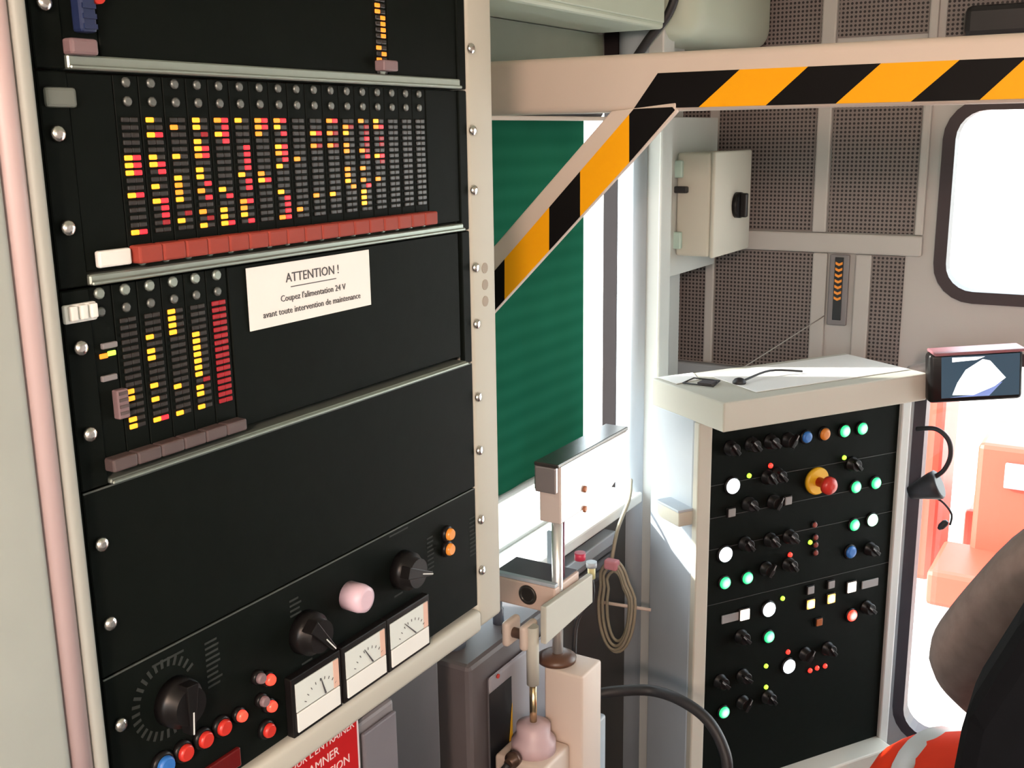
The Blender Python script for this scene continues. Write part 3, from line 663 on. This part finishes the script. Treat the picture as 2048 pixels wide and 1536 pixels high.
# clamp block
ca, cb = onY(1000, 1165, ry-.02), onY(1110, 1178, ry-.02); cc = onY(1108, 1230, ry-.02)
MB().box((ca.x-.02, ry-.02, cc.z), (cb.x, ry+.06, cb.z), .003).build('clamp_block', mat('salmon_cream_paint', (.64, .48, .40), .5), t)
q = onY(1055, 1190, ry-.021)
MB().lathe([(.016, 0), (.014, .002), (.010, .002), (.010, .001)], q, (0, -1, 0), 24).build('clamp_bolt', mat('oily_bolt', (.05, .045, .04), .3, .5), t)
XP = cb.x+.012
pa, pb, pc, pd = onX(1092, 1215, XP), onX(1186, 1148, XP), onX(1186, 1205, XP), onX(1092, 1290, XP)
MB().prism([pa, pb, pc, pd], (-.010, 0, 0), .002).build('clamp_plate', cream, t)
MB().box((ca.x-.02, ry-.020, cb.z+.0003), (cb.x, ry-.010, cb.z+.006), .001).build('clamp_rim', bluegrey, t)
MB().box((ca.x-.016, ry-.0095, cb.z+.0003), (cb.x-.004, ry+.058, cb.z+.0018)).build('pocket_shade_plate', mat('painted_pocket_shade', (.07, .06, .075), .5), t)  # flat dark plate, its colour stands for shade inside an open pocket
q = onY(1104, 1098, ry+.07); MB().box(q-V((.008, .003, .030)), q+V((.008, .003, .030)), .001).build('pale_blue_bracket', mat('pale_blue_paint', (.42, .58, .70), .4), t)
# square housing with collar
ga, gb = onY(1088, 1330, ry-.03), onY(1165, 1355, ry-.03)
MB().box((ga.x, ry-.03, 0), (gb.x, ry+.035, gb.z), .004, 3).build('square_tube', pinkcream, t)
MB().lathe([(.030, 0), (.031, .006), (.022, .012), (.012, .014)], (rx-.002, ry, gb.z), (0, 0, 1), 28).build('wiper_ring', mat('rusty_brown_seal', (.10, .045, .025), .4), t)
# clevis and link rod to the lower cylinder
yc = ry-.075
q0, q1 = onY(1012, 1236, yc), onY(1085, 1304, yc)
for dx in (0, .030): MB().box((q0.x+dx, yc-.016, q1.z), (q0.x+dx+.013, yc+.024, q0.z), .006, 4).build('clevis_cheek', pinkcream, t)
MB().cyl((q0.x-.004, yc, (q0.z+q1.z)/2), (q0.x+.049, yc, (q0.z+q1.z)/2), .008).build('clevis_pin', mat('oily_pin', (.14, .09, .07), .35, .6), t)
a, b = onY(1066, 1290, yc), onY(1066, 1368, yc); c_ = onY(1066, 1436, yc)
MB().cyl(b, (b.x, b.y, a.z+.03), .0095).build('rod_end', cream, t)
MB().cyl((b.x, b.y, c_.z-.02), b, .0055).build('link_rod', brass, t)
# lower cylinder with its clamp
tt = thing('air_cylinder', 'pink cream pneumatic cylinder below the clevis, at the foot of the post', 'cylinder', (b.x, yc, 0))
MB().lathe([(.034, 0), (.034, .02), (.026, .030), (.026, .045), (.012, .050)], (b.x, yc, c_.z-.055), (0, 0, 1), 28).build('end_cap', mat('pink_cap', (.58, .42, .44), .4), tt)
MB().box((b.x-.045, yc-.042, 0), (b.x+.042, yc+.04, c_.z-.052), .006, 3).build('barrel', pinkcream, tt)
q = onY(1030, 1515, yc-.045)
MB().lathe([(.012, 0), (.012, .010), (.007, .012), (.007, .02)], q, (0, -1, 0), 20).build('air_fitting', mat('bronze_fitting', (.12, .07, .05), .3, .6), tt)
MB().tube([q+V((0, -.02, 0)), q+V((-.02, -.04, -.05)), q+V((-.03, -.03, -.2))], .005).build('air_hose', rubber, tt)
# grey box beside the housing with hose fitting
hb0, hb1 = onX(1200, 1380, gb.x+.0), onX(1232, 1440, gb.x)
t2 = thing('valve_block', 'pale grey valve block beside the square tube feeding the black hose', 'valve block', (-.72, hb0.y, 0))
MB().box((-.785, ry+.045, 0), (-.712, ry+.125, onX(1215, 1425, -.712).z), .005, 3).build('body', bluegrey, t2)
zf = onX(1215, 1385, -.74).z
for k in range(3): MB().cyl((-.74, ry+.06+.022*k, zf-.04), (-.74, ry+.06+.022*k, zf+.008*k), .009, n=6).build('fitting', steel, t2)
# black hose arching over to the right
hs = onX(1228, 1383, -.72); P = lambda x, y, Y: onY(x, y, Y)
tag(MB().tube([hs+V((-.03, -.02, -.006)), hs, P(1300, 1381, 1.56), P(1360, 1400, 1.55), P(1415, 1440, 1.54), P(1448, 1500, 1.53), P(1455, 1560, 1.52), P(1450, 1700, 1.52)], .0095, 14).build('air_hose', rubber),
    'thick black hose arching from the valve block down past the console', 'hose')
# yellow capped connector and coiled cable
q = onY(1183, 1145, 1.62)
q = onY(1183, 1145, ry+.14)
MB().cyl(q-V((0, 0, .010)), q+V((0, 0, .010)), .0065).build('sleeve', mat('pale_yellow_sleeve', (.72, .66, .34), .4), t, 'pale yellow sleeve')
MB().cyl(q+V((0, 0, .010)), q+V((0, 0, .019)), .009).build('sleeve_collar', bluegrey, t)
MB().tube([q-V((0, 0, .010)), q+V((.0, .0, -.05)), q+V((-.02, -.02, -.10)), V((-.745, ry+.08, zf-.03))], .004).build('lead', rubber, t)
tc = thing('coiled_cable', 'coil of olive cable hanging in a loop left of the console', 'cable', onY(1225, 1150, 1.81))
for k, (w_, h_, dy) in enumerate(((33, 88, 0), (27, 80, .006), (36, 92, .012), (22, 70, .018))):
    cx, cy = 1230+k*2, 1212
    pts = [onY(cx+w_*math.sin(a)+(-8 if math.cos(a) > .5 else 0), cy-h_*math.cos(a), 1.81+dy) for a in [2*math.pi*i/18 for i in range(19)]]
    MB().tube(pts, .0032, 8, sub=2).build('loop', clearcord, tc)
MB().tube([onY(1222, 1130, 1.82), onY(1235, 1060, 1.85), onY(1258, 1000, 1.93), onY(1262, 960, 2.0)], .004, 8).build('lead', clearcord, tc)
q = onY(1222, 1130, 1.805); MB().box(q-V((.014, .006, .010)), q+V((.014, .014, .010)), .004).build('tie', pinkcord, tc)
tag(MB().cyl(onY(1195, 1203, 1.84), onY(1302, 1220, 1.875), .0035).build('thin_rod', pinkcream), 'thin cream rod pointing from the coiled cable towards the console', 'rod')
# dark wall unit behind the coil (lower wall lining)
struct(MB().box((-.999, 1.05, 0), (-.985, 1.4655, .815), .003).box((-.999, 1.4655, 0), (-.93, 2.03, .818), .003).build('trim_4', mat('olive_lining', (.085, .08, .075), .6)))
tb = thing('cable_tray', 'grey cable tray with dark conduits on the wall below the window', 'cable tray', (-.92, 1.7, .74))
MB().box((-.928, 1.47, .775), (-.90, 1.90, .80), .003).build('tray', bluegrey, tb)
for k in range(3): MB().cyl((-.912, 1.47, .765-.022*k), (-.912, 1.90, .765-.022*k), .008, n=10).build('conduit', midgrey, tb)
# ================================================================ CONSOLE
cd = V((math.sin(math.radians(33)), math.cos(math.radians(33)), 0)); cn = V((cd.y, -cd.x, 0)); p0 = V((-.713, 1.87, 0))
CK = frame(p0, cd, V((0, 0, 1)), cn)            # s along the face, z up, depth out of the face
def cp(px, py, d=0):
    q = onP(px, py, p0+cn*d, cn); return (q-p0).dot(cd), q.z
cons = thing('operator_console', 'tall cream control console with black face full of lit buttons', 'console', p0+cd*.26-cn*.15)
zT = 1.068
MB(CK).box((-.010, .0, -.15), (.528, zT, -.004), .004).build('body', bluegrey, cons)
MB(CK).box((-.010, .0, -.005), (.022, zT-.0045, .012), .003).build('side_frame', cream, cons)
MB(CK).box((.508, .0, -.005), (.534, zT-.0045, .012), .003).build('side_frame', greypaint, cons)
MB(CK).box((.0221, .0, -.005), (.5079, .262, .055), .004).build('lower_ledge', cream, cons)
face = MB(CK).box((.0221, .262, -.003), (.5079, zT-.0045, .004)).build('face_panel', black, cons)
cap_s0 = .012
GCAP = .085
MB(CK).box((-.010, zT-.004, -.15), (.495, zT+.052, GCAP), .003).build('cap', cream, cons)
mb = MB(CK)
for py in (938, 1000, 1060, 1165): 
    s, z = cp(1600, py); mb.box((.0225, z-.0006, .004), (.5075, z+.0006, .0046))
mb.build('panel_joint', mat('joint_grey', (.035, .035, .035), .6), cons)
def cbutton(px, py, r, mt, label, h=.008, d=.004):
    s, z = cp(px, py, d+h)
    b = MB(CK).lathe([(r*1.22, 0), (r*1.22, .003), (r*1.05, .005)], (s, z, d), (0, 0, 1), 22).build('push_button', blackgloss, cons, label)
    MB(CK).lathe([(r, 0), (r, h*.6), (r*.86, h*.9), (r*.5, h)], (s, z, d+.002), (0, 0, 1), 22).build('lens', mt, b)
for px, py in ((1692, 863), (1727, 858), (1714, 975), (1754, 967), (1711, 1051), (1452, 1167), (1497, 1157), (1540, 1275), (1450, 1426)): cbutton(px, py, .0125, lamp_green, 'green lit button')
cbutton(1747, 1041, .0135, lamp_greenw, 'pale green lit button')
for px, py in ((1468, 973), (1453, 1110), (1540, 1220), (1580, 1334)): cbutton(px, py, .0155, lamp_white, 'white lit button')
cbutton(1616, 875, .012, blueplastic, 'blue button'); cbutton(1652, 869, .0125, orange, 'orange button'); cbutton(1704, 1105, .0135, blueplastic, 'blue button'); cbutton(1706, 1232, .013, lamp_red, 'red lit button')
for px, py in ((1630, 1050), (1632, 1075), (1632, 1090), (1632, 1106)): cbutton(px, py, .006, mat('dim_red_%d' % py, (.20, .025, .015), .35), None, .005)
def cknob(px, py, ang=60, r=.0135, mt=blackgloss):
    s, z = cp(px, py, .015); a = math.radians(ang)
    kb = MB(CK).lathe([(r*1.15, 0), (r*1.15, .004), (r, .0045), (r*.92, .018), (r*.8, .019)], (s, z, .004), (0, 0, 1), 22)
    d = V((math.cos(a), math.sin(a), 0)); e = V((-d.y, d.x, 0)); c0 = V((s, z, .020))
    kb.prism([c0+d*r*1.2+e*r*.18, c0+d*r*1.2-e*r*.18, c0-d*r*.9-e*r*.3, c0-d*r*.9+e*r*.3], (0, 0, .009), .001)
    k_ = kb.build('rotary_knob', mt, cons)
    q = c0+V((0, 0, .0091)); MB(CK).prism([q+d*r*1.1+e*.0009, q+d*r*1.1-e*.0009, q+d*r*.3-e*.0009, q+d*r*.3+e*.0009], (0, 0, .0004)).build('pointer_line', greysq, k_)
for i, (px, py) in enumerate(((1466, 898), (1508, 891), (1546, 885), (1582, 882), (1540, 956), (1560, 952), (1502, 1010), (1552, 1006), (1495, 1090), (1545, 1082), (1583, 1075), (1537, 1140), (1582, 1131), (1487, 1276), (1738, 1217), (1615, 1311), (1660, 1300),
                              (1445, 1366), (1490, 1355), (1490, 1408), (1540, 1397), (1710, 930), (1745, 1100))): cknob(px, py, [130, 135, 140, 60][i % 4])
mlime = proto(MB().lathe([(.0052, 0), (.0048, .003), (.002, .0045)], (0, 0, 0), (0, 0, 1), 12), lamp_lime); mred = proto(MB().lathe([(.0056, 0), (.005, .003), (.002, .0048)], (0, 0, 0), (0, 0, 1), 12), lamp_redsmall)
for l_, me in (((1495, 950), mlime), ((1685, 914), mlime), ((1562, 1195), mlime), ((1529, 1330), mlime), ((1529, 1372), mlime), ((1617, 1083), mlime),
               ((1538, 930), mred), ((1577, 1108), mred), ((1573, 1302), mred), ((1617, 1339), mred), ((1631, 1334), mred), ((1647, 1330), mred)):
    shared('lamp', me, CK @ Matrix.Translation((*cp(*l_), .004)), cons)
def csquare(px, py, a, mt, label=None):
    s, z = cp(px, py, .008)
    b = MB(CK).box((s-a*1.2, z-a*1.2, .004), (s+a*1.2, z+a*1.2, .008), .001).build('square_button', blackgloss, cons, label)
    MB(CK).box((s-a, z-a, .008), (s+a, z+a, .011), .0015).build('lens', mt, b)
csquare(1489, 1229, .0115, lamp_warm, 'warm white lit square button'); csquare(1703, 1174, .0115, lamp_warm, 'warm white lit square button')
csquare(1621, 1208, .010, lamp_amber, 'amber lit square button'); csquare(1662, 1197, .010, lamp_amber, 'amber lit square button')
for px, py in ((1621, 1180), (1662, 1169), (1463, 1025), (1576, 1001)): csquare(px, py, .0085, greysq)
csquare(1638, 1244, .008, mat('dim_orange_lens', (.32, .09, .02), .35))
for (a, b) in (((1440, 1238), (1474, 1231)), ((1720, 1169), (1752, 1163))):
    s0, z0 = cp(*a); s2, z2 = cp(*b); MB(CK).box((s0, z0-.009, .004), (s2, z0+.009, .007), .001).build('label_plate', greysq, cons, 'grey white label plate')
# emergency stop
s, z = cp(1637, 963, .012)
e = MB(CK).lathe([(.029, 0), (.029, .006), (.026, .010)], (s, z, .004), (0, 0, 1), 32).build('emergency_stop', estopy, cons, 'yellow emergency stop collar with red mushroom')
MB(CK).lathe([(.010, 0), (.010, .022), (.0185, .026), (.0185, .034), (.014, .040), (.005, .042)], (s, z, .012), (0, 0, 1), 28).build('mushroom', redplastic, e)
# small junction box on the console's side
js = p0-cn*.10
jq = onP(1328, 1020, p0, cd)
JB = frame(p0, -cn, V((0, 0, 1)), -cd)           # side face: along = backwards, depth out of the side
def jp(px, py): q = onP(px, py, p0, cd); return (q-p0).dot(-cn), q.z
a, b = jp(1393, 1048), jp(1340, 992)
t = thing('junction_box', 'small beige junction box on the left side of the console', 'junction box', JB @ V((a[0]+.03, a[1], .01)))
MB(JB).box((a[0], a[1], .0005), (a[0]+.075, b[1], .042), .003, 3).build('box', cream, t)
MB(JB).box((a[0]-.001, b[1], .0), (a[0]+.076, b[1]+.005, .044), .001).build('lid', bluegrey, t)
q = ((a[0]+.0755), (a[1]+b[1])/2)
MB(JB).cyl((q[0], q[1], .02), (q[0]+.012, q[1]-.002, .02), .006).build('gland', rubber, t)
# loose wire down the console side
def jw(px, py): a = jp(px, py); return JB @ V((a[0], a[1], .002))
tag(MB().tube([jw(1330, 835), jw(1334, 860), jw(1325, 930), jw(1320, 985)], .0011, 6).build('wire', rubber), 'thin black wire hanging down the console side above the junction box', 'wire')
tag(MB().tube([jw(1316, 1060), jw(1318, 1130), jw(1325, 1205), jw(1308, 1290), jw(1312, 1360), jw(1306, 1440), jw(1304, 1530)], .0011, 6).build('wire', rubber), 'thin black wire running down the console side below the junction box', 'wire')
# papers and clip on the console cap
ZP = zT+.0525
def cz(px, py): return onZ(px, py, ZP)
mb = MB()
def sheet(pts, z, mt, name): 
    return MB().prism([V((q.x, q.y, z)) for q in pts], (0, 0, .0012)).build(name, mt)
CM = lambda s, d: CK @ V((s, ZP, d))
tag(sheet([CM(.09, .05), CM(.485, .045), CM(.485, -.13), CM(.10, -.12)], ZP+.0003, paper, 'paper_sheet'), 'large white paper sheet lying across the console top', 'paper')
tag(sheet([CM(.0, -.08), CM(.06, -.09), CM(.085, -.145), CM(.0, -.145)], ZP+.0003, paper, 'paper_sheet'), 'small white paper at the back left corner of the console top', 'paper')
t = thing('bulldog_clip', 'black wire clip lying on the left of the console top', 'clip', CM(.03, -.05)+V((0, 0, .0005)))
ring = [CM(.012, -.075), CM(.055, -.10), CM(.085, -.055), CM(.045, -.022)]
MB().tube([q+V((0, 0, .0022)) for q in ring+ring[:1]], .0016, 6, sub=1).build('wire_frame', rubber, t)
MB().prism([q+V((0, 0, .0008)) for q in (CM(.035, -.06), CM(.06, -.075), CM(.075, -.05), CM(.05, -.035))], (0, 0, .003)).build('plate', darkgrey, t)
t = thing('round_black_item', 'small round black item with thin stem lying on the white paper sheet', 'item', CM(.105, -.02)+V((0, 0, .0018)))  # unidentified small round item with a stem
MB().lathe([(.013, 0), (.013, .004), (.009, .009), (.004, .011)], CM(.105, -.02)+V((0, 0, .0018)), (0, 0, 1), 18).build('base', rubber, t)
MB().tube([CM(.115, -.02)+V((0, 0, .006)), CM(.20, -.045)+V((0, 0, .012)), CM(.27, -.03)+V((0, 0, .006))], .0022, 6).build('stem', rubber, t)
# string from the wall to the column
tag(MB().tube([V((-.66, YF-.03, onY(1650, 632, YF-.03).z)), onY(1470, 745, 2.25), onY(1380, 795, 2.15), onY(1262, 850, 2.03)], .0012, 6).build('pull_string', cordm), 'thin pale string slanting from the wall down over the console top', 'string')
# orange gauge strip on the front wall
gq = onY(1705, 600, YF-.02)
t = thing('gauge_strip', 'narrow dark upright gauge with orange marks on the perforated wall', 'gauge', (-.632, YF-.02, 1.16))
MB().box((-.655, YF-.026, 1.152), (-.610, YF-.016, 1.318), .003).build('channel', midgrey, t)
MB().box((-.642, YF-.029, 1.165), (-.622, YF-.0265, 1.312), .001).build('insert', label_dark, t)
for k in range(7):
    zz = 1.215+k*.0135
    MB().prism([(-.640, YF-.0295, zz), (-.632, YF-.0295, zz-.004), (-.624, YF-.0295, zz), (-.624, YF-.0295, zz+.006), (-.632, YF-.0295, zz+.002), (-.640, YF-.0295, zz+.006)], (0, -.001, 0)).build('mark', amberdim, t)
# ================================================================ MONITOR ON THE WINDOW POST
mo = onY(1952, 752, 2.25)
mr = V((.90, .42, 0)).normalized(); mn = V((mr.y, -mr.x, 0))
tilt = Matrix.Rotation(math.radians(4), 3, mn)
MK = frame(mo, tilt @ mr, tilt @ V((0, 0, 1)), mn)
t = thing('monitor', 'small black camera monitor with white and blue shapes on its screen before the front window', 'monitor', mo-V((0, 0, .06)))
MB(MK).box((-.090, -.053, -.035), (.090, .050, 0), .010, 3).build('housing', blackgloss, t)
MB(MK).box((-.086, .050, -.03), (.086, .056, .028), .002).build('visor', mat('maroon_visor', (.30, .12, .14), .35), t)
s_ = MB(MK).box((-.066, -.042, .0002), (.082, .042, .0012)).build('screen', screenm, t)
MB(MK).prism([(-.045, -.036, .0014), (-.005, -.038, .0014), (.035, -.022, .0014), (.056, -.006, .0014), (.026, .030, .0014), (.012, .034, .0014), (-.020, .014, .0014), (-.036, -.012, .0014)], (0, 0, .0004)).build('bright_shape', screenw, s_)  # white and blue shapes laid flat on the dark screen
MB(MK).prism([(-.050, -.041, .0012), (.025, -.041, .0012), (.050, -.014, .0012), (.030, -.020, .0012), (-.004, -.0375, .0012)], (0, 0, .0003)).build('blue_shape', screenb, s_)
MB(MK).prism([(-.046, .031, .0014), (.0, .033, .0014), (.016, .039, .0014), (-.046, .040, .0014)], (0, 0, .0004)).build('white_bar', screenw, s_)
ce = CK @ V((.515, zT+.03, .0))
MB().tube([ce+V((.01, .02, 0)), (ce+mo)/2+V((0, .03, .01)), mo-mn*.036], .016).build('arm', mat('grey_arm', (.36, .31, .31), .5), t)
# work lamps and cables on the window post
t = thing('window_lamp', 'black swivel lamp with looped cable beside the lower front window', 'lamp', onY(1850, 970, YF-.06))
wq = onY(1842, 975, YF-.05)
q = onY(1866, 972, YF-.08); ax = (onY(1884, 965, YF-.08)-onY(1840, 978, YF-.08)).normalized()
MB().lathe([(.014, -.055), (.022, -.03), (.032, 0), (.034, .012), (.030, .016)], q, ax, 20).build('lamp_head', rubber, t)
MB().box(onY(1838, 985, YF-.04)-V((.02, 0, .012)), onY(1838, 985, YF-.04)+V((.03, .015, .012)), .004).build('bracket', rubber, t)
MB().tube([onY(1834, 858, YF-.05), onY(1872, 858, YF-.07), onY(1897, 880, YF-.08), onY(1901, 912, YF-.08), onY(1888, 940, YF-.08), onY(1868, 955, YF-.08)], .0055).build('cable', rubber, t)
MB().tube([onY(1862, 992, YF-.07), onY(1885, 1004, YF-.08), onY(1903, 1028, YF-.08), onY(1900, 1050, YF-.08)], .0025).build('thin_cable', rubber, t)
q = onY(1886, 1050, YF-.08); MB().lathe([(.004, -.014), (.008, -.006), (.008, .008), (.004, .014)], q, (.6, 0, .8), 12).build('plug', rubber, t)
# ================================================================ SEAT AND OPERATOR
t = thing('operator_chair', 'black high backed operator chair at the right edge of the picture', 'chair', (.11, 1.45, 0))
mb = MB()
def pad(name, lo, hi, bev, M=None):
    b = MB(M).box(lo, hi, bev, 5).build(name, seatcloth, t); return b
SB = Matrix.Translation((.106, 1.20, .54)) @ Matrix.Rotation(math.radians(6), 4, 'X')
out = [(-.225, .04), (.225, .04), (.245, .30), (.23, .47), (.18, .60), (.09, .675), (-.09, .675), (-.18, .60), (-.23, .47), (-.245, .30)]
MB(SB).prism([(x, .045, z) for x, z in out], (0, -.10, 0), .022).build('backrest', seatcloth, t)
pad('cushion', (-.12, 1.24, .44), (.34, 1.70, .54), .045)
pad('armrest', (-.172, 1.27, .66), (-.125, 1.50, .70), .015)
pad('armrest', (.345, 1.27, .66), (.392, 1.50, .70), .015)
MB().cyl((.11, 1.45, .06), (.11, 1.45, .445), .045).build('pedestal', darkgrey, t)
MB().lathe([(.22, 0), (.22, .02), (.07, .06)], (.11, 1.45, 0), (0, 0, 1), 28).build('foot', darkgrey, t)
for sx in (-.148, .368): MB().box((sx-.010, 1.28, .46), (sx+.010, 1.31, .67), .004).build('armrest_post', darkgrey, t)
# person
def skinned(name, joints, edges, mt, parent, sub=2):
    me = bpy.data.meshes.new(name); me.from_pydata([tuple(V(j[0])-WORLD[parent.name]) if parent else j[0] for j in joints], edges, [])
    o = bpy.data.objects.new(name, me); C.objects.link(o)
    sm = o.modifiers.new('skin', 'SKIN'); sm.use_smooth_shade = True
    for i, j in enumerate(joints):
        sv = me.skin_vertices[0].data[i]; r = j[1]; sv.radius = r if isinstance(r, tuple) else (r, r); sv.use_root = i == 0
    ss = o.modifiers.new('sub', 'SUBSURF'); ss.levels = sub; ss.render_levels = sub
    me.materials.append(mt); WORLD[o.name] = WORLD[parent.name].copy() if parent else V((0, 0, 0))
    if parent: o.parent = parent
    return o
PX = .16                                       # the operator's midline
hip = V((PX, 1.40, .635))
eL = onY(1926, 1318, 1.50); wL = onY(2010, 1418, 1.58); kL = onY(1822, 1566, 1.70)
shL = onY(2140, 1100, 1.40); shR = V((2*PX-shL.x, 1.40, shL.z)); eR = V((PX+.32, 1.46, eL.z)); wR = V((PX+.2, 1.66, .80))
kR = V((PX+.22, 1.80, .63)); aL = V((kL.x+.02, kL.y+.10, .14)); aR = V((PX+.25, 1.92, .14))
per = thing('person', 'seated person in grey brown jacket and orange reflective work trousers', 'person', (hip.x, hip.y, .545))
# body: pelvis root, spine, neck, head; arms; legs
J = [(hip, (.13, .10)), (V((PX, 1.39, .85)), (.125, .09)), (V((PX, 1.38, 1.05)), (.15, .10)), (V((PX, 1.38, shL.z+.01)), (.10, .08)), (V((PX, 1.39, 1.30)), .052), (V((PX, 1.39, 1.38)), (.07, .085)), (V((PX, 1.40, 1.47)), (.075, .092)), (V((PX, 1.39, 1.53)), (.05, .06)),
     (shL, .055), (eL, .042), (wL, .028), (shR, .055), (eR, .042), (wR, .028),
     (V((PX-.10, 1.44, .625)), .085), (kL, .058), (aL, .04), (V((PX+.10, 1.44, .625)), .085), (kR, .058), (aR, .04)]
E = [(0, 1), (1, 2), (2, 3), (3, 4), (4, 5), (5, 6), (6, 7), (3, 8), (8, 9), (9, 10), (3, 11), (11, 12), (12, 13), (0, 14), (14, 15), (15, 16), (0, 17), (17, 18), (18, 19)]
body = skinned('body', J, E, skin, per)
def hand(wr, fwd, side, up, parent):
    """palm with five fingers, each its own chain inside one skinned mesh"""
    fwd, side, up = fwd.normalized(), side.normalized(), up.normalized()
    J = [(wr, .024), (wr+fwd*.045, (.034, .017)), (wr+fwd*.085, (.036, .015))]; E = [(0, 1), (1, 2)]
    for k, (off, ln) in enumerate(((-.030, .062), (-.010, .074), (.010, .080), (.030, .070))):
        b = wr+fwd*.085+side*off; i = len(J)
        J += [(b+fwd*.012, .0095), (b+fwd*(.012+ln*.45)-up*.008, .0088), (b+fwd*(.012+ln*.72)-up*.026, .008), (b+fwd*(.008+ln*.85)-up*.042, .007)]
        E += [(2, i), (i, i+1), (i+1, i+2), (i+2, i+3)]
    b = wr+fwd*.03; i = len(J)
    J += [(b+side*.036-up*.006, .012), (b+side*.056+fwd*.022-up*.014, .010), (b+side*.060+fwd*.045-up*.022, .008)]
    E += [(1, i), (i, i+1), (i+1, i+2)]
    return skinned('hand', J, E, skin, parent)
fw = (wL-eL).normalized()
hand(wL, fw, V((.3, .9, 0)), V((0, 0, 1)), per); hand(wR, (wR-eR), V((-.9, .3, 0)), V((0, 0, 1)), per)
JJ = [(V((PX, 1.39, .66)), (.165, .125)), (V((PX, 1.39, .86)), (.155, .115)), (V((PX, 1.38, 1.05)), (.18, .125)), (V((PX, 1.38, shL.z)), (.13, .10)), (V((PX, 1.385, 1.265)), (.068, .068)),
      (shL, .075), ((shL+eL)/2, .066), (eL, .060), ((eL+wL)/2, .054), (wL-fw*.02, .046), (shR, .075), ((shR+eR)/2, .068), (eR, .062), ((eR+wR)/2, .054), (wR-(wR-eR).normalized()*.02, .046)]
JE = [(0, 1), (1, 2), (2, 3), (3, 4), (3, 5), (5, 6), (6, 7), (7, 8), (8, 9), (3, 10), (10, 11), (11, 12), (12, 13), (13, 14)]
skinned('jacket', JJ, JE, sleeve, per)
hL, hR = V((PX-.10, 1.46, .66)), V((PX+.10, 1.46, .66))
TJ = [(V((PX, 1.40, .66)), (.17, .12)), (hL, .125), ((hL+kL)/2+V((0, 0, .03)), .112), (kL, .092), ((kL+aL)/2, .078), (aL, .062), (hR, .105), ((hR+kR)/2, .095), (kR, .080), ((kR+aR)/2, .072), (aR, .062)]
skinned('trousers', TJ, [(0, 1), (1, 2), (2, 3), (3, 4), (4, 5), (0, 6), (6, 7), (7, 8), (8, 9), (9, 10)], trouser, per)
for k_, h_, a_ in ((kL, hL, aL), (kR, hR, aR)):
    d = (k_-h_).normalized(); c0 = h_+d*((k_-h_).length*.80)
    R = d.to_track_quat('Z', 'Y').to_matrix().to_4x4(); R.translation = c0
    MB(R).lathe([(.1045, -.022), (.106, -.019), (.106, .019), (.1045, .022)], (0, 0, 0), (0, 0, 1), 28).build('reflective_band', reflect, per)
    MB().box((a_.x-.05, a_.y-.06, 0.002), (a_.x+.05, a_.y+.20, .11), .035, 4).build('boot', rubber, per)
MB().lathe([(.098, -.05), (.102, .0), (.094, .05), (.06, .088), (.02, .10)], (PX, 1.385, 1.47), (0, -.2, 1), 24).build('hair', hair, per)
for sx in (-1, 1):
    MB().lathe([(.012, 0), (.020, .006), (.014, .012)], (PX+sx*.078, 1.40, 1.45), (sx, 0, 0), 12).build('ear', skin, per)
    MB().lathe([(.010, 0), (.009, .006), (.004, .009)], (PX+sx*.032, 1.482, 1.455), (0, 1, 0), 12).build('eye', white, per)
MB().lathe([(.016, -.03), (.014, 0), (.006, .018)], (PX, 1.487, 1.435), (0, .9, -.3), 12).build('nose', skin, per)
MB().box((PX-.028, 1.478, 1.385), (PX+.028, 1.490, 1.395), .003).build('mouth', mat('lips', (.45, .2, .17), .5), per)
# ================================================================ OUTSIDE
struct(MB().box((-60, -60, -1.3), (60, 60, -1.2)).build('ground', ballast))
t = thing('work_machine', 'orange rail machine frame standing in the sun outside the front window', 'machine', (-.1, 5.2, -1.2))
MB().box((-.62, 4.9, -.45), (-.15, 5.3, -.05), .02).build('cross_beam', machineorange, t)
MB().box((-1.15, 4.4, -.22), (-.66, 4.8, 1.0), .03).build('column', machineorange, t)
a, b = onY(1985, 900, 4.2), onY(2048, 1000, 4.2)
MB().box((a.x-.05, 4.2, b.z-.3), (a.x+.55, 4.6, a.z+.02), .02).build('cab_frame', machineorange, t)
MB().box((a.x+.05, 4.18, b.z+.04), (a.x+.50, 4.199, a.z-.04), .004).build('cab_side', machinegrey, t)
MB().box((a.x-.15, 3.9, b.z-.36), (a.x+.55, 4.25, b.z-.22), .02).build('running_board', machineorange, t)
MB().box((-.35, 4.4, -1.2), (-.1, 4.7, .2), .02).build('support', machineorange, t)
